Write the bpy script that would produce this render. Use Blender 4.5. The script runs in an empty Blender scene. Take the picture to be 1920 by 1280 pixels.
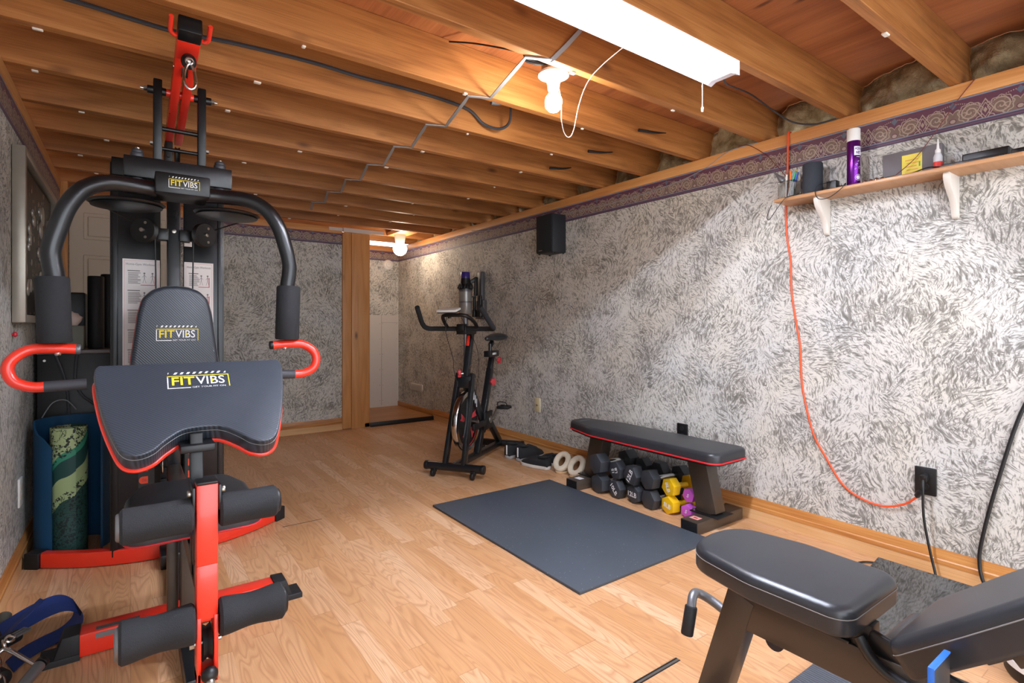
import bpy, bmesh, math, random
from mathutils import Vector, Matrix, noise as mnoise
PI = math.pi
SC = bpy.context.scene
COL = SC.collection
R = math.radians
rnd = random.Random(7)

# ------------------------------------------------------------------ camera, world, exposure
H = 1.05
YAW = R(35.67)
cam_d = bpy.data.cameras.new('camera')
cam = bpy.data.objects.new('camera', cam_d)
COL.objects.link(cam)
cam_d.sensor_width = 36
cam_d.lens = 996.4 / 1920 * 36
cam_d.shift_y = -(640 - 609.6) / 1920
cam_d.clip_start = 0.03
cam.location = (0, 0, H)
cam.rotation_euler = (PI / 2, 0, -YAW)
SC.camera = cam

W_ = bpy.data.worlds.new('world')
SC.world = W_
W_.use_nodes = True
W_.node_tree.nodes['Background'].inputs[0].default_value = (0.86, 0.92, 1.0, 1)
W_.node_tree.nodes['Background'].inputs[1].default_value = 3.4
SC.view_settings.view_transform = 'Standard'
SC.view_settings.look = 'None'
SC.view_settings.exposure = 0.48
SC.view_settings.gamma = 1
SC.view_settings.use_curve_mapping = False
TUBE_W = 1000.0       # the two fluorescent tubes
BULB_W = 215.0       # bare bulb
GLOBE_W = 36.0      # far globe lamp

# room numbers (metres): x across the joists' length, y into the room
XL, XR, YF, YB = -0.39, 2.745, 5.36, 6.28
Y0 = -1.0
ZJ, ZC = 2.034, 2.219

# ------------------------------------------------------------------ mesh builder
def cr(pts, n=8, closed=False):
    P = [Vector(p) for p in pts]
    out = []
    k = len(P)
    rng = range(k if closed else k - 1)
    for i in rng:
        if closed:
            a, b, c, d = P[(i - 1) % k], P[i], P[(i + 1) % k], P[(i + 2) % k]
        else:
            a, b, c, d = P[max(i - 1, 0)], P[i], P[i + 1], P[min(i + 2, k - 1)]
        for j in range(n):
            t = j / n
            out.append(0.5 * ((2 * b) + (c - a) * t + (2 * a - 5 * b + 4 * c - d) * t * t + (3 * b - a - 3 * c + d) * t ** 3))
    if not closed:
        out.append(P[-1])
    return out

WM = {}

class MB:
    def __init__(s):
        s.bm = bmesh.new()
        s.mi = 0
    def _add(s, t, M=None):
        if M is not None:
            bmesh.ops.transform(t, matrix=M, verts=t.verts)
        for f in t.faces:
            f.material_index = s.mi
        me = bpy.data.meshes.new('tmp')
        t.to_mesh(me)
        t.free()
        s.bm.from_mesh(me)
        bpy.data.meshes.remove(me)
        return s
    def box(s, a, b, bev=0.0, seg=2, M=None):
        t = bmesh.new()
        bmesh.ops.create_cube(t, size=1)
        a, b = Vector(a), Vector(b)
        c, d = (a + b) / 2, b - a
        for v in t.verts:
            v.co = Vector((v.co.x * d.x, v.co.y * d.y, v.co.z * d.z)) + c
        if bev > 0:
            bmesh.ops.bevel(t, geom=t.edges[:], offset=bev, segments=seg, profile=0.5, affect='EDGES')
        return s._add(t, M)
    def bar(s, p, q, w, h, bev=0.0, up=(0, 0, 1)):
        # box beam from p to q, w wide (sideways), h tall (towards up)
        p, q = Vector(p), Vector(q)
        x = (q - p)
        L = x.length
        x.normalize()
        y = Vector(up).cross(x).normalized()
        z = x.cross(y)
        M = Matrix((x, y, z)).transposed().to_4x4()
        M.translation = p
        return s.box((0, -w / 2, -h / 2), (L, w / 2, h / 2), bev, 2, M)
    def cyl(s, p, q, r, r2=None, seg=24, bev=0.0, bseg=2):
        p, q = Vector(p), Vector(q)
        d = q - p
        t = bmesh.new()
        bmesh.ops.create_cone(t, cap_ends=True, segments=seg, radius1=r, radius2=r if r2 is None else r2, depth=d.length)
        if bev > 0:
            ed = [e for e in t.edges if abs(e.verts[0].co.z - e.verts[1].co.z) < 1e-6]
            bmesh.ops.bevel(t, geom=ed, offset=bev, segments=bseg, profile=0.5, affect='EDGES')
        M = d.to_track_quat('Z', 'Y').to_matrix().to_4x4()
        M.translation = (p + q) / 2
        return s._add(t, M)
    def tube(s, pts, r, seg=12, closed=False, caps=True, flat=None, up=None):
        P = [Vector(p) for p in pts]
        n = len(P)
        t = bmesh.new()
        tang = []
        for i in range(n):
            if closed:
                v = P[(i + 1) % n] - P[i - 1]
            else:
                v = P[min(i + 1, n - 1)] - P[max(i - 1, 0)]
            tang.append(v.normalized())
        ref = Vector(up) if up is not None else (Vector((0, 0, 1)) if abs(tang[0].z) < 0.9 else Vector((1, 0, 0)))
        nrm = (ref - tang[0] * ref.dot(tang[0])).normalized()
        rings = []
        for i in range(n):
            if up is not None:
                q = ref - tang[i] * ref.dot(tang[i])
                if q.length > 1e-4:
                    nrm = q.normalized()
            else:
                nrm = (nrm - tang[i] * nrm.dot(tang[i])).normalized()
            bi = tang[i].cross(nrm)
            rr = r[i] if isinstance(r, (list, tuple)) else r
            ring = []
            for j in range(seg):
                a = 2 * PI * (j + (0.5 if seg == 4 else 0)) / seg
                ca, sa = math.cos(a), math.sin(a)
                if flat:
                    ca, sa = ca * flat[0], sa * flat[1]
                ring.append(t.verts.new(P[i] + (nrm * ca + bi * sa) * rr))
            rings.append(ring)
        for i in range(n if closed else n - 1):
            A, B = rings[i], rings[(i + 1) % n]
            for j in range(seg):
                t.faces.new((A[j], A[(j + 1) % seg], B[(j + 1) % seg], B[j]))
        if caps and not closed:
            t.faces.new(rings[0][::-1])
            t.faces.new(rings[-1])
        bmesh.ops.recalc_face_normals(t, faces=t.faces[:])
        return s._add(t)
    def lathe(s, prof, seg=32, M=None, arc=None):
        t = bmesh.new()
        rings = []
        for (r, z) in prof:
            if r < 1e-6:
                rings.append([t.verts.new((0, 0, z))])
            else:
                rings.append([t.verts.new((r * math.cos(2 * PI * j / seg), r * math.sin(2 * PI * j / seg), z)) for j in range(seg)])
        for A, B in zip(rings, rings[1:]):
            for j in range(seg):
                k = (j + 1) % seg
                if len(A) == 1 and len(B) == 1:
                    continue
                if len(A) == 1:
                    t.faces.new((A[0], B[j], B[k]))
                elif len(B) == 1:
                    t.faces.new((A[j], A[k], B[0]))
                else:
                    t.faces.new((A[j], A[k], B[k], B[j]))
        bmesh.ops.recalc_face_normals(t, faces=t.faces[:])
        return s._add(t, M)
    def sphere(s, c, r, sc=(1, 1, 1), seg=24, M=None):
        t = bmesh.new()
        bmesh.ops.create_uvsphere(t, u_segments=seg, v_segments=seg // 2, radius=r)
        for v in t.verts:
            v.co = Vector((v.co.x * sc[0], v.co.y * sc[1], v.co.z * sc[2])) + Vector(c)
        return s._add(t, M)
    def torus(s, c, Rr, r, axis=(0, 0, 1), seg=32, mseg=10, sc=(1, 1)):
        a = Vector(axis).normalized()
        q = a.to_track_quat('Z', 'Y')
        pts = [Vector(c) + q @ Vector((Rr * sc[0] * math.cos(2 * PI * i / seg), Rr * sc[1] * math.sin(2 * PI * i / seg), 0)) for i in range(seg)]
        return s.tube(pts, r, mseg, closed=True)
    def prism(s, out, z0, z1, M=None, bev=0.0, seg=3, bev0=None):
        # outline in local xy, from z0 to z1; bev rounds the z1 rim, bev0 the z0 rim
        t = bmesh.new()
        n = len(out)
        A = [t.verts.new((p[0], p[1], z0)) for p in out]
        B = [t.verts.new((p[0], p[1], z1)) for p in out]
        t.faces.new(A[::-1])
        t.faces.new(B)
        for i in range(n):
            t.faces.new((A[i], A[(i + 1) % n], B[(i + 1) % n], B[i]))
        bmesh.ops.recalc_face_normals(t, faces=t.faces[:])
        t.edges.ensure_lookup_table()
        top = [e for e in t.edges if all(abs(v.co.z - z1) < 1e-7 for v in e.verts)]
        bot = [e for e in t.edges if all(abs(v.co.z - z0) < 1e-7 for v in e.verts)]
        if bev > 0:
            bmesh.ops.bevel(t, geom=top, offset=bev, segments=seg, profile=0.5, affect='EDGES', clamp_overlap=True)
        if bev0:
            bot = [e for e in t.edges if all(abs(v.co.z - z0) < 1e-7 for v in e.verts)]
            bmesh.ops.bevel(t, geom=bot, offset=bev0, segments=seg, profile=0.5, affect='EDGES', clamp_overlap=True)
        return s._add(t, M)
    def ribbon(s, pts, w, th, up):
        # strip following pts, w wide along up, th thick
        return s.tube(pts, 1.0, 4, flat=(w * 0.7071, th * 0.7071), up=up)
    def quad(s, a, b, c, d):
        t = bmesh.new()
        t.faces.new([t.verts.new(p) for p in (a, b, c, d)])
        return s._add(t)
    def poly(s, pts, M=None):
        t = bmesh.new()
        t.faces.new([t.verts.new(Vector(p).to_3d()) for p in pts])
        return s._add(t, M)
    def text(s, body, M, height=None, width=None, align='CENTER', depth=0.0, bold=0.0):
        cu = bpy.data.curves.new('t', 'FONT')
        cu.body = body
        cu.size = 1
        cu.align_x = 'LEFT'
        cu.resolution_u = 3
        cu.offset = bold
        cu.extrude = 0
        o = bpy.data.objects.new('t', cu)
        COL.objects.link(o)
        dg = bpy.context.evaluated_depsgraph_get()
        me = bpy.data.meshes.new_from_object(o.evaluated_get(dg))
        bpy.data.objects.remove(o)
        bpy.data.curves.remove(cu)
        t = bmesh.new()
        t.from_mesh(me)
        bpy.data.meshes.remove(me)
        if not t.verts:
            t.free()
            return s
        xs = [v.co.x for v in t.verts]
        ys = [v.co.y for v in t.verts]
        x0, x1, y0, y1 = min(xs), max(xs), min(ys), max(ys)
        sy = (height / (y1 - y0)) if height else None
        sx = (width / (x1 - x0)) if width else None
        if sy is None:
            sy = sx
        if sx is None:
            sx = sy
        ox = {'CENTER': (x0 + x1) / 2, 'LEFT': x0, 'RIGHT': x1}[align]
        for v in t.verts:
            v.co = Vector(((v.co.x - ox) * sx, (v.co.y - (y0 + y1) / 2) * sy, 0))
        return s._add(t, M)
    def build(s, name, mats, parent=None, world=True, ang=38, smooth=True, origin=None, uvoff=(0, 0)):
        bm = s.bm
        bmesh.ops.remove_doubles(bm, verts=bm.verts[:], dist=1e-6)
        uv = bm.loops.layers.uv.new('UVMap')
        for f in bm.faces:
            n = f.normal
            a = (abs(n.x), abs(n.y), abs(n.z))
            k = a.index(max(a))
            for l in f.loops:
                c = l.vert.co
                u = (c.y, c.z) if k == 0 else ((c.x, c.z) if k == 1 else (c.x, c.y))
                l[uv].uv = (u[0] + uvoff[0], u[1] + uvoff[1])
            f.smooth = smooth
        if smooth:
            for e in bm.edges:
                if len(e.link_faces) == 2:
                    if e.calc_face_angle(0) > R(ang):
                        e.smooth = False
        loc = None
        if parent is None:
            if origin is None:
                xs = [v.co for v in bm.verts]
                lo = Vector((min(v.x for v in xs), min(v.y for v in xs), min(v.z for v in xs)))
                hi = Vector((max(v.x for v in xs), max(v.y for v in xs), max(v.z for v in xs)))
                loc = Vector(((lo.x + hi.x) / 2, (lo.y + hi.y) / 2, lo.z))
            else:
                loc = Vector(origin)
            bmesh.ops.translate(bm, vec=-loc, verts=bm.verts[:])
        elif world:
            bmesh.ops.transform(bm, matrix=WM[parent.name].inverted(), verts=bm.verts[:])
        me = bpy.data.meshes.new(name)
        bm.to_mesh(me)
        bm.free()
        for m in (mats if isinstance(mats, (list, tuple)) else [mats]):
            me.materials.append(m)
        o = bpy.data.objects.new(name, me)
        COL.objects.link(o)
        if parent is not None:
            o.parent = parent
            WM[o.name] = WM[parent.name].copy()
        else:
            o.location = loc
            WM[o.name] = Matrix.Translation(loc)
        return o

def tag(o, label=None, cat=None, group=None, kind=None):
    if label: o['label'] = label
    if cat: o['category'] = cat
    if group: o['group'] = group
    if kind: o['kind'] = kind
    return o

def thing(name, label, cat, loc=(0, 0, 0), rz=0.0, group=None, kind=None):
    o = bpy.data.objects.new(name, None)
    COL.objects.link(o)
    o.empty_display_size = 0.05
    o.location = loc
    o.rotation_euler = (0, 0, rz)
    WM[o.name] = Matrix.Translation(Vector(loc)) @ Matrix.Rotation(rz, 4, 'Z')
    return tag(o, label, cat, group, kind)

def struct(mb, name, mats, **k):
    o = mb.build(name, mats, **k)
    o['kind'] = 'structure'
    return o

def dup(o, loc=None, rz=None, parent=None):
    c = o.copy()
    COL.objects.link(c)
    if parent is not None:
        c.parent = parent
    if loc is not None:
        c.location = loc
    if rz is not None:
        c.rotation_euler = (0, 0, rz)
    for ch in [q for q in bpy.data.objects if q.parent == o]:
        dup(ch, parent=c)
    return c

def frame(o, x, y, z=None):
    # 4x4 from an origin and the directions of local x and y
    x, y = Vector(x).normalized(), Vector(y)
    y = (y - x * x.dot(y)).normalized()
    zz = x.cross(y)
    M = Matrix((x, y, zz)).transposed().to_4x4()
    M.translation = Vector(o)
    return M

# ------------------------------------------------------------------ materials
def hx(h):
    h = h.lstrip('#')
    v = [int(h[i:i + 2], 16) / 255 for i in (0, 2, 4)]
    return tuple(((x / 12.92) if x <= 0.04045 else ((x + 0.055) / 1.055) ** 2.4) for x in v) + (1.0,)

class G:
    def __init__(s, name):
        s.m = bpy.data.materials.new(name)
        s.m.use_nodes = True
        s.nt = s.m.node_tree
        s.b = s.nt.nodes['Principled BSDF']
        s.tc = s.nt.nodes.new('ShaderNodeTexCoord')
        s.uv = s.tc.outputs['UV']
        s.ob = s.tc.outputs['Object']
    def n(s, t, **k):
        q = s.nt.nodes.new('ShaderNode' + t)
        for a, b in k.items():
            setattr(q, a, b)
        return q
    def put(s, sock, v):
        if isinstance(v, bpy.types.NodeSocket):
            s.nt.links.new(v, sock)
        elif v is not None:
            sock.default_value = v
    def m_(s, op, a, b=None, c=None, clamp=False):
        q = s.n('Math', operation=op, use_clamp=clamp)
        s.put(q.inputs[0], a)
        s.put(q.inputs[1], b)
        s.put(q.inputs[2], c)
        return q.outputs[0]
    def v_(s, op, a, b=None):
        q = s.n('VectorMath', operation=op)
        s.put(q.inputs[0], a)
        s.put(q.inputs[1], b)
        return q.outputs[0]
    def xyz(s, x=0.0, y=0.0, z=0.0):
        q = s.n('CombineXYZ')
        for i, v in enumerate((x, y, z)):
            s.put(q.inputs[i], v)
        return q.outputs[0]
    def sep(s, v):
        q = s.n('SeparateXYZ')
        s.put(q.inputs[0], v)
        return q.outputs
    def noise(s, v, sc, det=2.0, ro=0.5, dist=0.0):
        q = s.n('TexNoise')
        s.put(q.inputs['Vector'], v)
        s.put(q.inputs['Scale'], sc)
        q.inputs['Detail'].default_value = det
        q.inputs['Roughness'].default_value = ro
        q.inputs['Distortion'].default_value = dist
        return q.outputs[0]
    def vor(s, v, sc, feature='F1', rnd_=1.0):
        q = s.n('TexVoronoi', feature=feature, voronoi_dimensions='3D')
        s.put(q.inputs['Vector'], v)
        q.inputs['Scale'].default_value = sc
        q.inputs['Randomness'].default_value = rnd_
        return q
    def white(s, v):
        q = s.n('TexWhiteNoise', noise_dimensions='3D')
        s.put(q.inputs['Vector'], v)
        return q.outputs[0]
    def ramp(s, f, stops, interp='LINEAR'):
        q = s.n('ValToRGB')
        q.color_ramp.interpolation = interp
        el = q.color_ramp.elements
        while len(el) < len(stops):
            el.new(0.5)
        for e, (p, c) in zip(el, stops):
            e.position = p
            e.color = hx(c) if isinstance(c, str) else (c, c, c, 1)
        s.put(q.inputs[0], f)
        return q.outputs[0]
    def mix(s, f, a, b, mode='MIX'):
        q = s.n('Mix', data_type='RGBA', blend_type=mode)
        s.put(q.inputs[0], f)
        s.put(q.inputs[6], hx(a) if isinstance(a, str) else a)
        s.put(q.inputs[7], hx(b) if isinstance(b, str) else b)
        return q.outputs[2]
    def bump(s, h, strength=0.3, dist=0.01):
        q = s.n('Bump')
        s.put(q.inputs['Height'], h)
        q.inputs['Strength'].default_value = strength
        q.inputs['Distance'].default_value = dist
        return q.outputs[0]
    def rand(s):
        return s.n('ObjectInfo').outputs['Random']
    def out(s, color=None, rough=None, metal=None, normal=None, spec=None, coat=None, emit=None, estr=None, trans=None, ior=None, alpha=None, sheen=None):
        for k, v in (('Base Color', color), ('Roughness', rough), ('Metallic', metal), ('Normal', normal), ('Specular IOR Level', spec),
                     ('Coat Weight', coat), ('Emission Color', emit), ('Emission Strength', estr), ('Transmission Weight', trans), ('IOR', ior), ('Alpha', alpha), ('Sheen Weight', sheen)):
            if v is not None:
                s.put(s.b.inputs[k], hx(v) if isinstance(v, str) else v)
        return s.m

def plain(name, col, rough=0.5, metal=0.0, var=0.06, nsc=30.0, bump=0.0, bsc=400.0, spec=None, coat=None, sheen=None):
    g = G(name)
    n = g.noise(g.ob, nsc, 3.0)
    f = g.m_('MULTIPLY_ADD', n, var * 2, 1 - var)
    c = g.mix(1.0, hx(col), g.xyz(f, f, f), 'MULTIPLY')
    nr = g.bump(g.noise(g.ob, bsc, 2.0), bump, 0.002) if bump else None
    r = g.m_('MULTIPLY_ADD', n, 0.12, rough - 0.06)
    return g.out(c, r, metal, nr, spec, coat, sheen=sheen)

def emissive(name, col, strength):
    g = G(name)
    return g.out('#ffffff', 0.4, emit=col, estr=strength)

def wood(name, light, mid, dark, scale=1.0, rough=0.5, knots=True, along='u', ring=9.0, var=0.25, coat=None, stain=0.0):
    g = G(name)
    s = g.sep(g.uv)
    u, v = (s[0], s[1]) if along == 'u' else (s[1], s[0])
    rv = g.rand()
    off = g.m_('MULTIPLY', rv, 37.0)
    P = g.xyz(g.m_('MULTIPLY', u, 0.55 * scale), g.m_('MULTIPLY', v, 7.0 * scale), off)
    n1 = g.noise(P, 1.0, 3.0, 0.5, 0.35)
    rings = g.m_('MULTIPLY_ADD', g.m_('SINE', g.m_('MULTIPLY', n1, ring * 2 * PI)), 0.5, 0.5)
    fine = g.noise(g.xyz(g.m_('MULTIPLY', u, 5.0 * scale), g.m_('MULTIPLY', v, 260.0 * scale), off), 1.0, 2.0)
    f = g.m_('ADD', g.m_('MULTIPLY', rings, 0.22), g.m_('MULTIPLY', fine, 0.65))
    big = g.noise(g.xyz(g.m_('MULTIPLY', u, 1.2), g.m_('MULTIPLY', v, 3.0), off), 1.0, 2.0)
    f = g.m_('ADD', f, g.m_('MULTIPLY', g.m_('SUBTRACT', big, 0.5), 0.7))
    c = g.ramp(f, [(0.12, dark), (0.45, mid), (0.8, light)])
    tone = g.m_('MULTIPLY_ADD', g.m_('SUBTRACT', rv, 0.5), var, 1.0)
    c = g.mix(1.0, c, g.xyz(tone, tone, tone), 'MULTIPLY')
    if knots:
        vo = g.vor(g.xyz(g.m_('MULTIPLY', u, 3.1), g.m_('MULTIPLY', v, 7.5), off), 1.0)
        k = g.ramp(vo.outputs['Distance'], [(0.04, 1.0), (0.10, 0.55), (0.17, 0.0)])
        pick = g.m_('GREATER_THAN', g.white(vo.outputs['Color']), 0.62)
        c = g.mix(g.m_('MULTIPLY', g.m_('MULTIPLY', k, pick), 0.75), c, '#4a2410')
    if stain:
        st = g.ramp(g.noise(g.xyz(g.m_('MULTIPLY', u, 2.0), g.m_('MULTIPLY', v, 4.0), g.m_('ADD', off, 9.0)), 1.6, 4.0, 0.6), [(0.56, 0.0), (0.75, 1.0)])
        c = g.mix(g.m_('MULTIPLY', st, stain), c, '#5b3a22')
    nr = g.bump(fine, 0.08, 0.002)
    return g.out(c, rough, normal=nr, coat=coat)

def floor_mat():
    g = G('oak_laminate')
    s = g.sep(g.uv)
    x, y = s[0], s[1]
    hh = 0.0665
    row = g.m_('FLOOR', g.m_('DIVIDE', x, hh))
    ro = g.white(g.xyz(row, 3.3, 0.0))
    L = g.m_('MULTIPLY_ADD', g.white(g.xyz(row, 8.1, 0.0)), 0.25, 0.42)
    yy = g.m_('ADD', g.m_('DIVIDE', y, L), g.m_('MULTIPLY', ro, 7.0))
    col = g.m_('FLOOR', yy)
    rv = g.white(g.xyz(row, col, 5.0))
    rv2 = g.white(g.xyz(row, col, 15.0))
    off = g.m_('MULTIPLY', rv, 91.0)
    fx = g.m_('FRACT', g.m_('DIVIDE', x, hh))
    fy = g.m_('FRACT', yy)
    P = g.xyz(g.m_('MULTIPLY_ADD', g.m_('SUBTRACT', fx, 0.5), 0.85, 0), g.m_('MULTIPLY', y, 1.5), off)
    n1 = g.noise(P, 1.0, 1.5, 0.45, 0.5)
    # cathedral grain: contour lines of a stretched noise
    fr = g.m_('FRACT', g.m_('MULTIPLY', n1, 16.0))
    line = g.ramp(fr, [(0.0, 1.0), (0.25, 0.25), (0.7, 0.0), (1.0, 0.9)])
    pores = g.noise(g.xyz(g.m_('MULTIPLY', x, 430.0), g.m_('MULTIPLY', y, 10.0), off), 1.0, 2.0)
    base = g.ramp(rv2, [(0.0, '#c89463'), (0.4, '#d3a275'), (0.8, '#d9ab81'), (1.0, '#e2bb95')])
    c = g.mix(g.m_('MULTIPLY', line, 0.62), base, '#a8744b')
    c = g.mix(g.ramp(pores, [(0.42, 0.0), (0.7, 0.4)]), c, '#b98860')
    # board joints
    bd = g.m_('FRACT', g.m_('DIVIDE', x, hh * 3))
    joint = g.m_('LESS_THAN', g.m_('ABSOLUTE', g.m_('SUBTRACT', bd, 0.5)), 0.4945)
    thin = g.m_('LESS_THAN', g.m_('ABSOLUTE', g.m_('SUBTRACT', fy, 0.5)), 0.497)
    jj = g.m_('MULTIPLY', joint, thin)
    c = g.mix(g.m_('MULTIPLY', g.m_('SUBTRACT', 1.0, jj), 0.35), c, '#7c4a26')
    nr = g.bump(g.m_('SUBTRACT', jj, g.m_('MULTIPLY', line, 0.12)), 0.12, 0.003)
    r = g.m_('MULTIPLY_ADD', g.noise(g.ob, 3.0, 3.0), 0.18, 0.30)
    return g.out(c, r, normal=nr, spec=0.4)

def wallpaper_color(g, uv):
    s = g.sep(uv)
    flow = g.m_('MULTIPLY_ADD', g.noise(uv, 1.7, 1.0), 5.0, -2.2)
    def layer(sc, seed, ku, kv, spread):
        w = g.v_('ADD', uv, g.xyz(seed, seed * 1.7, 0.0))
        warp = g.n('TexNoise')
        g.put(warp.inputs['Vector'], w)
        warp.inputs['Scale'].default_value = 9.0
        warp.inputs['Detail'].default_value = 2.0
        ww = g.v_('ADD', w, g.v_('MULTIPLY', g.v_('SUBTRACT', warp.outputs['Color'], (0.5, 0.5, 0.5)), (0.06, 0.06, 0.0)))
        vo = g.vor(ww, sc)
        cs = g.sep(vo.outputs['Color'])
        loc = g.v_('SUBTRACT', ww, vo.outputs['Position'])
        ro = g.n('VectorRotate', rotation_type='Z_AXIS')
        g.put(ro.inputs['Vector'], loc)
        g.put(ro.inputs['Angle'], g.m_('ADD', flow, g.m_('MULTIPLY_ADD', cs[0], spread, -spread / 2)))
        q = g.v_('MULTIPLY', ro.outputs[0], (ku, kv, 0.0))
        q = g.v_('ADD', q, g.xyz(0.0, 0.0, g.m_('MULTIPLY', cs[1], 60.0)))
        return g.noise(q, 1.0, 2.5, 0.6, 0.25)
    a = layer(8.0, 0.0, 120.0, 27.0, 1.7)
    b = layer(14.0, 4.3, 190.0, 44.0, 2.2)
    patch = g.m_('SUBTRACT', g.noise(uv, 5.0, 3.0), 0.5)
    f = g.m_('ADD', g.m_('MAXIMUM', a, g.m_('MULTIPLY_ADD', b, 1.0, -0.03)), g.m_('MULTIPLY', patch, 0.30))
    c1 = g.ramp(f, [(0.488, '#dddad3'), (0.535, '#c2bfb8'), (0.60, '#97938c'), (0.71, '#7c7972')])
    tint = g.ramp(g.noise(uv, 3.1, 2.0), [(0.35, '#e2ded4'), (0.65, '#d6dadf')])
    return g.mix(1.0, c1, g.mix(0.5, tint, '#ffffff'), 'MULTIPLY')

def wallpaper_mat():
    g = G('feather_wallpaper')
    c = wallpaper_color(g, g.uv)
    return g.out(c, 0.62, spec=0.3)

def border_mat(name='border_paper'):
    # plum paper with a repeating scroll: ogee, fan of petals and beaded edge; uv.y is the height above the floor
    g = G(name)
    s = g.sep(g.uv)
    per = 0.205
    z0 = 1.851
    t = g.m_('DIVIDE', g.m_('SUBTRACT', s[1], z0), 0.121)          # 0 bottom .. 1 top
    fu = g.m_('FRACT', g.m_('DIVIDE', s[0], per))
    uu = g.m_('MULTIPLY', g.m_('SUBTRACT', fu, 0.5), per / 0.121)    # same unit as t, centre 0
    def dist(cx, cy, ky=1.0):
        a = g.m_('SUBTRACT', uu, cx)
        b = g.m_('MULTIPLY', g.m_('SUBTRACT', t, cy), ky)
        return g.m_('SQRT', g.m_('ADD', g.m_('MULTIPLY', a, a), g.m_('MULTIPLY', b, b))), a, b
    def ring(d, r, w):
        return g.m_('LESS_THAN', g.m_('ABSOLUTE', g.m_('SUBTRACT', d, r)), w)
    def mx(*a):
        q = a[0]
        for b in a[1:]:
            q = g.m_('MAXIMUM', q, b)
        return q
    au = g.m_('ABSOLUTE', uu)
    # fan flower in the middle
    d, a, b = dist(0.0, 0.28, 1.15)
    ang = g.m_('ARCTAN2', a, b)
    pet = g.m_('ABSOLUTE', g.m_('SINE', g.m_('MULTIPLY', ang, 4.5)))
    fan = g.m_('MULTIPLY', g.m_('LESS_THAN', d, g.m_('MULTIPLY_ADD', pet, 0.16, 0.26)), g.m_('GREATER_THAN', d, 0.10))
    fan_edge = ring(d, g.m_('MULTIPLY_ADD', pet, 0.16, 0.26), 0.025)
    core = g.m_('LESS_THAN', d, 0.075)
    # paisley swirls left and right of it
    da, aa, ab = dist(0.0, 0.5)
    sa = g.m_('SUBTRACT', au, 0.46)
    sb = g.m_('SUBTRACT', t, 0.45)
    ds = g.m_('SQRT', g.m_('ADD', g.m_('MULTIPLY', sa, sa), g.m_('MULTIPLY', sb, sb)))
    swirl_in = g.m_('LESS_THAN', ds, 0.24)
    sang = g.m_('DIVIDE', g.m_('ARCTAN2', sb, sa), 2 * PI)
    spi = g.m_('FRACT', g.m_('ADD', g.m_('MULTIPLY', ds, 7.5), sang))
    curl = g.m_('MULTIPLY', g.m_('LESS_THAN', spi, 0.30), g.m_('LESS_THAN', ds, 0.27))
    scal = g.m_('MULTIPLY_ADD', g.m_('SINE', g.m_('MULTIPLY', sang, 2 * PI * 9)), 0.022, 0.31)
    swirl = mx(curl, ring(ds, scal, 0.016))
    dots = g.m_('LESS_THAN', g.vor(g.xyz(g.m_('MULTIPLY', uu, 1.0), t, 0.0), 13.0).outputs['Distance'], 0.30)
    # ogee at the ends of the period
    ea = g.m_('SUBTRACT', 0.85, au)
    eb = g.m_('SUBTRACT', t, 0.42)
    og = g.m_('ADD', g.m_('MULTIPLY', g.m_('ABSOLUTE', ea), 1.7), g.m_('ABSOLUTE', eb))
    ogee = mx(ring(og, 0.36, 0.03), ring(og, 0.24, 0.022), g.m_('LESS_THAN', og, 0.10))
    # leaf finial above the flower
    fin = g.m_('ADD', g.m_('MULTIPLY', au, 1.3), g.m_('ABSOLUTE', g.m_('SUBTRACT', t, 0.80)))
    finial = g.m_('LESS_THAN', fin, 0.13)
    wave = g.m_('MULTIPLY_ADD', g.m_('COSINE', g.m_('MULTIPLY', uu, 2 * PI / (per / 0.121))), 0.10, 0.74)
    beads = g.m_('MULTIPLY', g.m_('LESS_THAN', g.m_('ABSOLUTE', g.m_('SUBTRACT', t, wave)), 0.018), g.m_('GREATER_THAN', g.m_('SINE', g.m_('MULTIPLY', s[0], 900.0)), 0.0))
    body = g.m_('MULTIPLY', g.m_('GREATER_THAN', t, 0.17), g.m_('LESS_THAN', t, 0.93))
    plum = g.mix(g.noise(g.uv, 60.0, 2.0), '#593446', '#673e50')
    c = g.mix(g.m_('MULTIPLY', g.m_('MULTIPLY', mx(swirl_in, fan), body), 0.8), plum, '#7d6a5d')
    c = g.mix(g.m_('MULTIPLY', g.m_('MULTIPLY', g.m_('MULTIPLY', dots, swirl_in), body), 0.6), c, '#a98a76')
    c = g.mix(g.m_('MULTIPLY', g.m_('MULTIPLY', mx(swirl, fan_edge, core, ogee, beads), body), 0.85), c, '#ab9a8a')
    c = g.mix(g.m_('MULTIPLY', finial, body), c, '#5d6878')
    low = g.m_('LESS_THAN', t, 0.17)
    c = g.mix(low, c, '#4a3c50')
    l1 = g.m_('LESS_THAN', g.m_('ABSOLUTE', g.m_('SUBTRACT', t, 0.155)), 0.018)
    l2 = g.m_('LESS_THAN', g.m_('ABSOLUTE', g.m_('SUBTRACT', t, 0.07)), 0.022)
    l3 = g.m_('GREATER_THAN', t, 0.95)
    c = g.mix(mx(l1, l3), c, '#7d8696')
    c = g.mix(l2, c, '#6b4a60')
    return g.out(c, 0.55)

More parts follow.
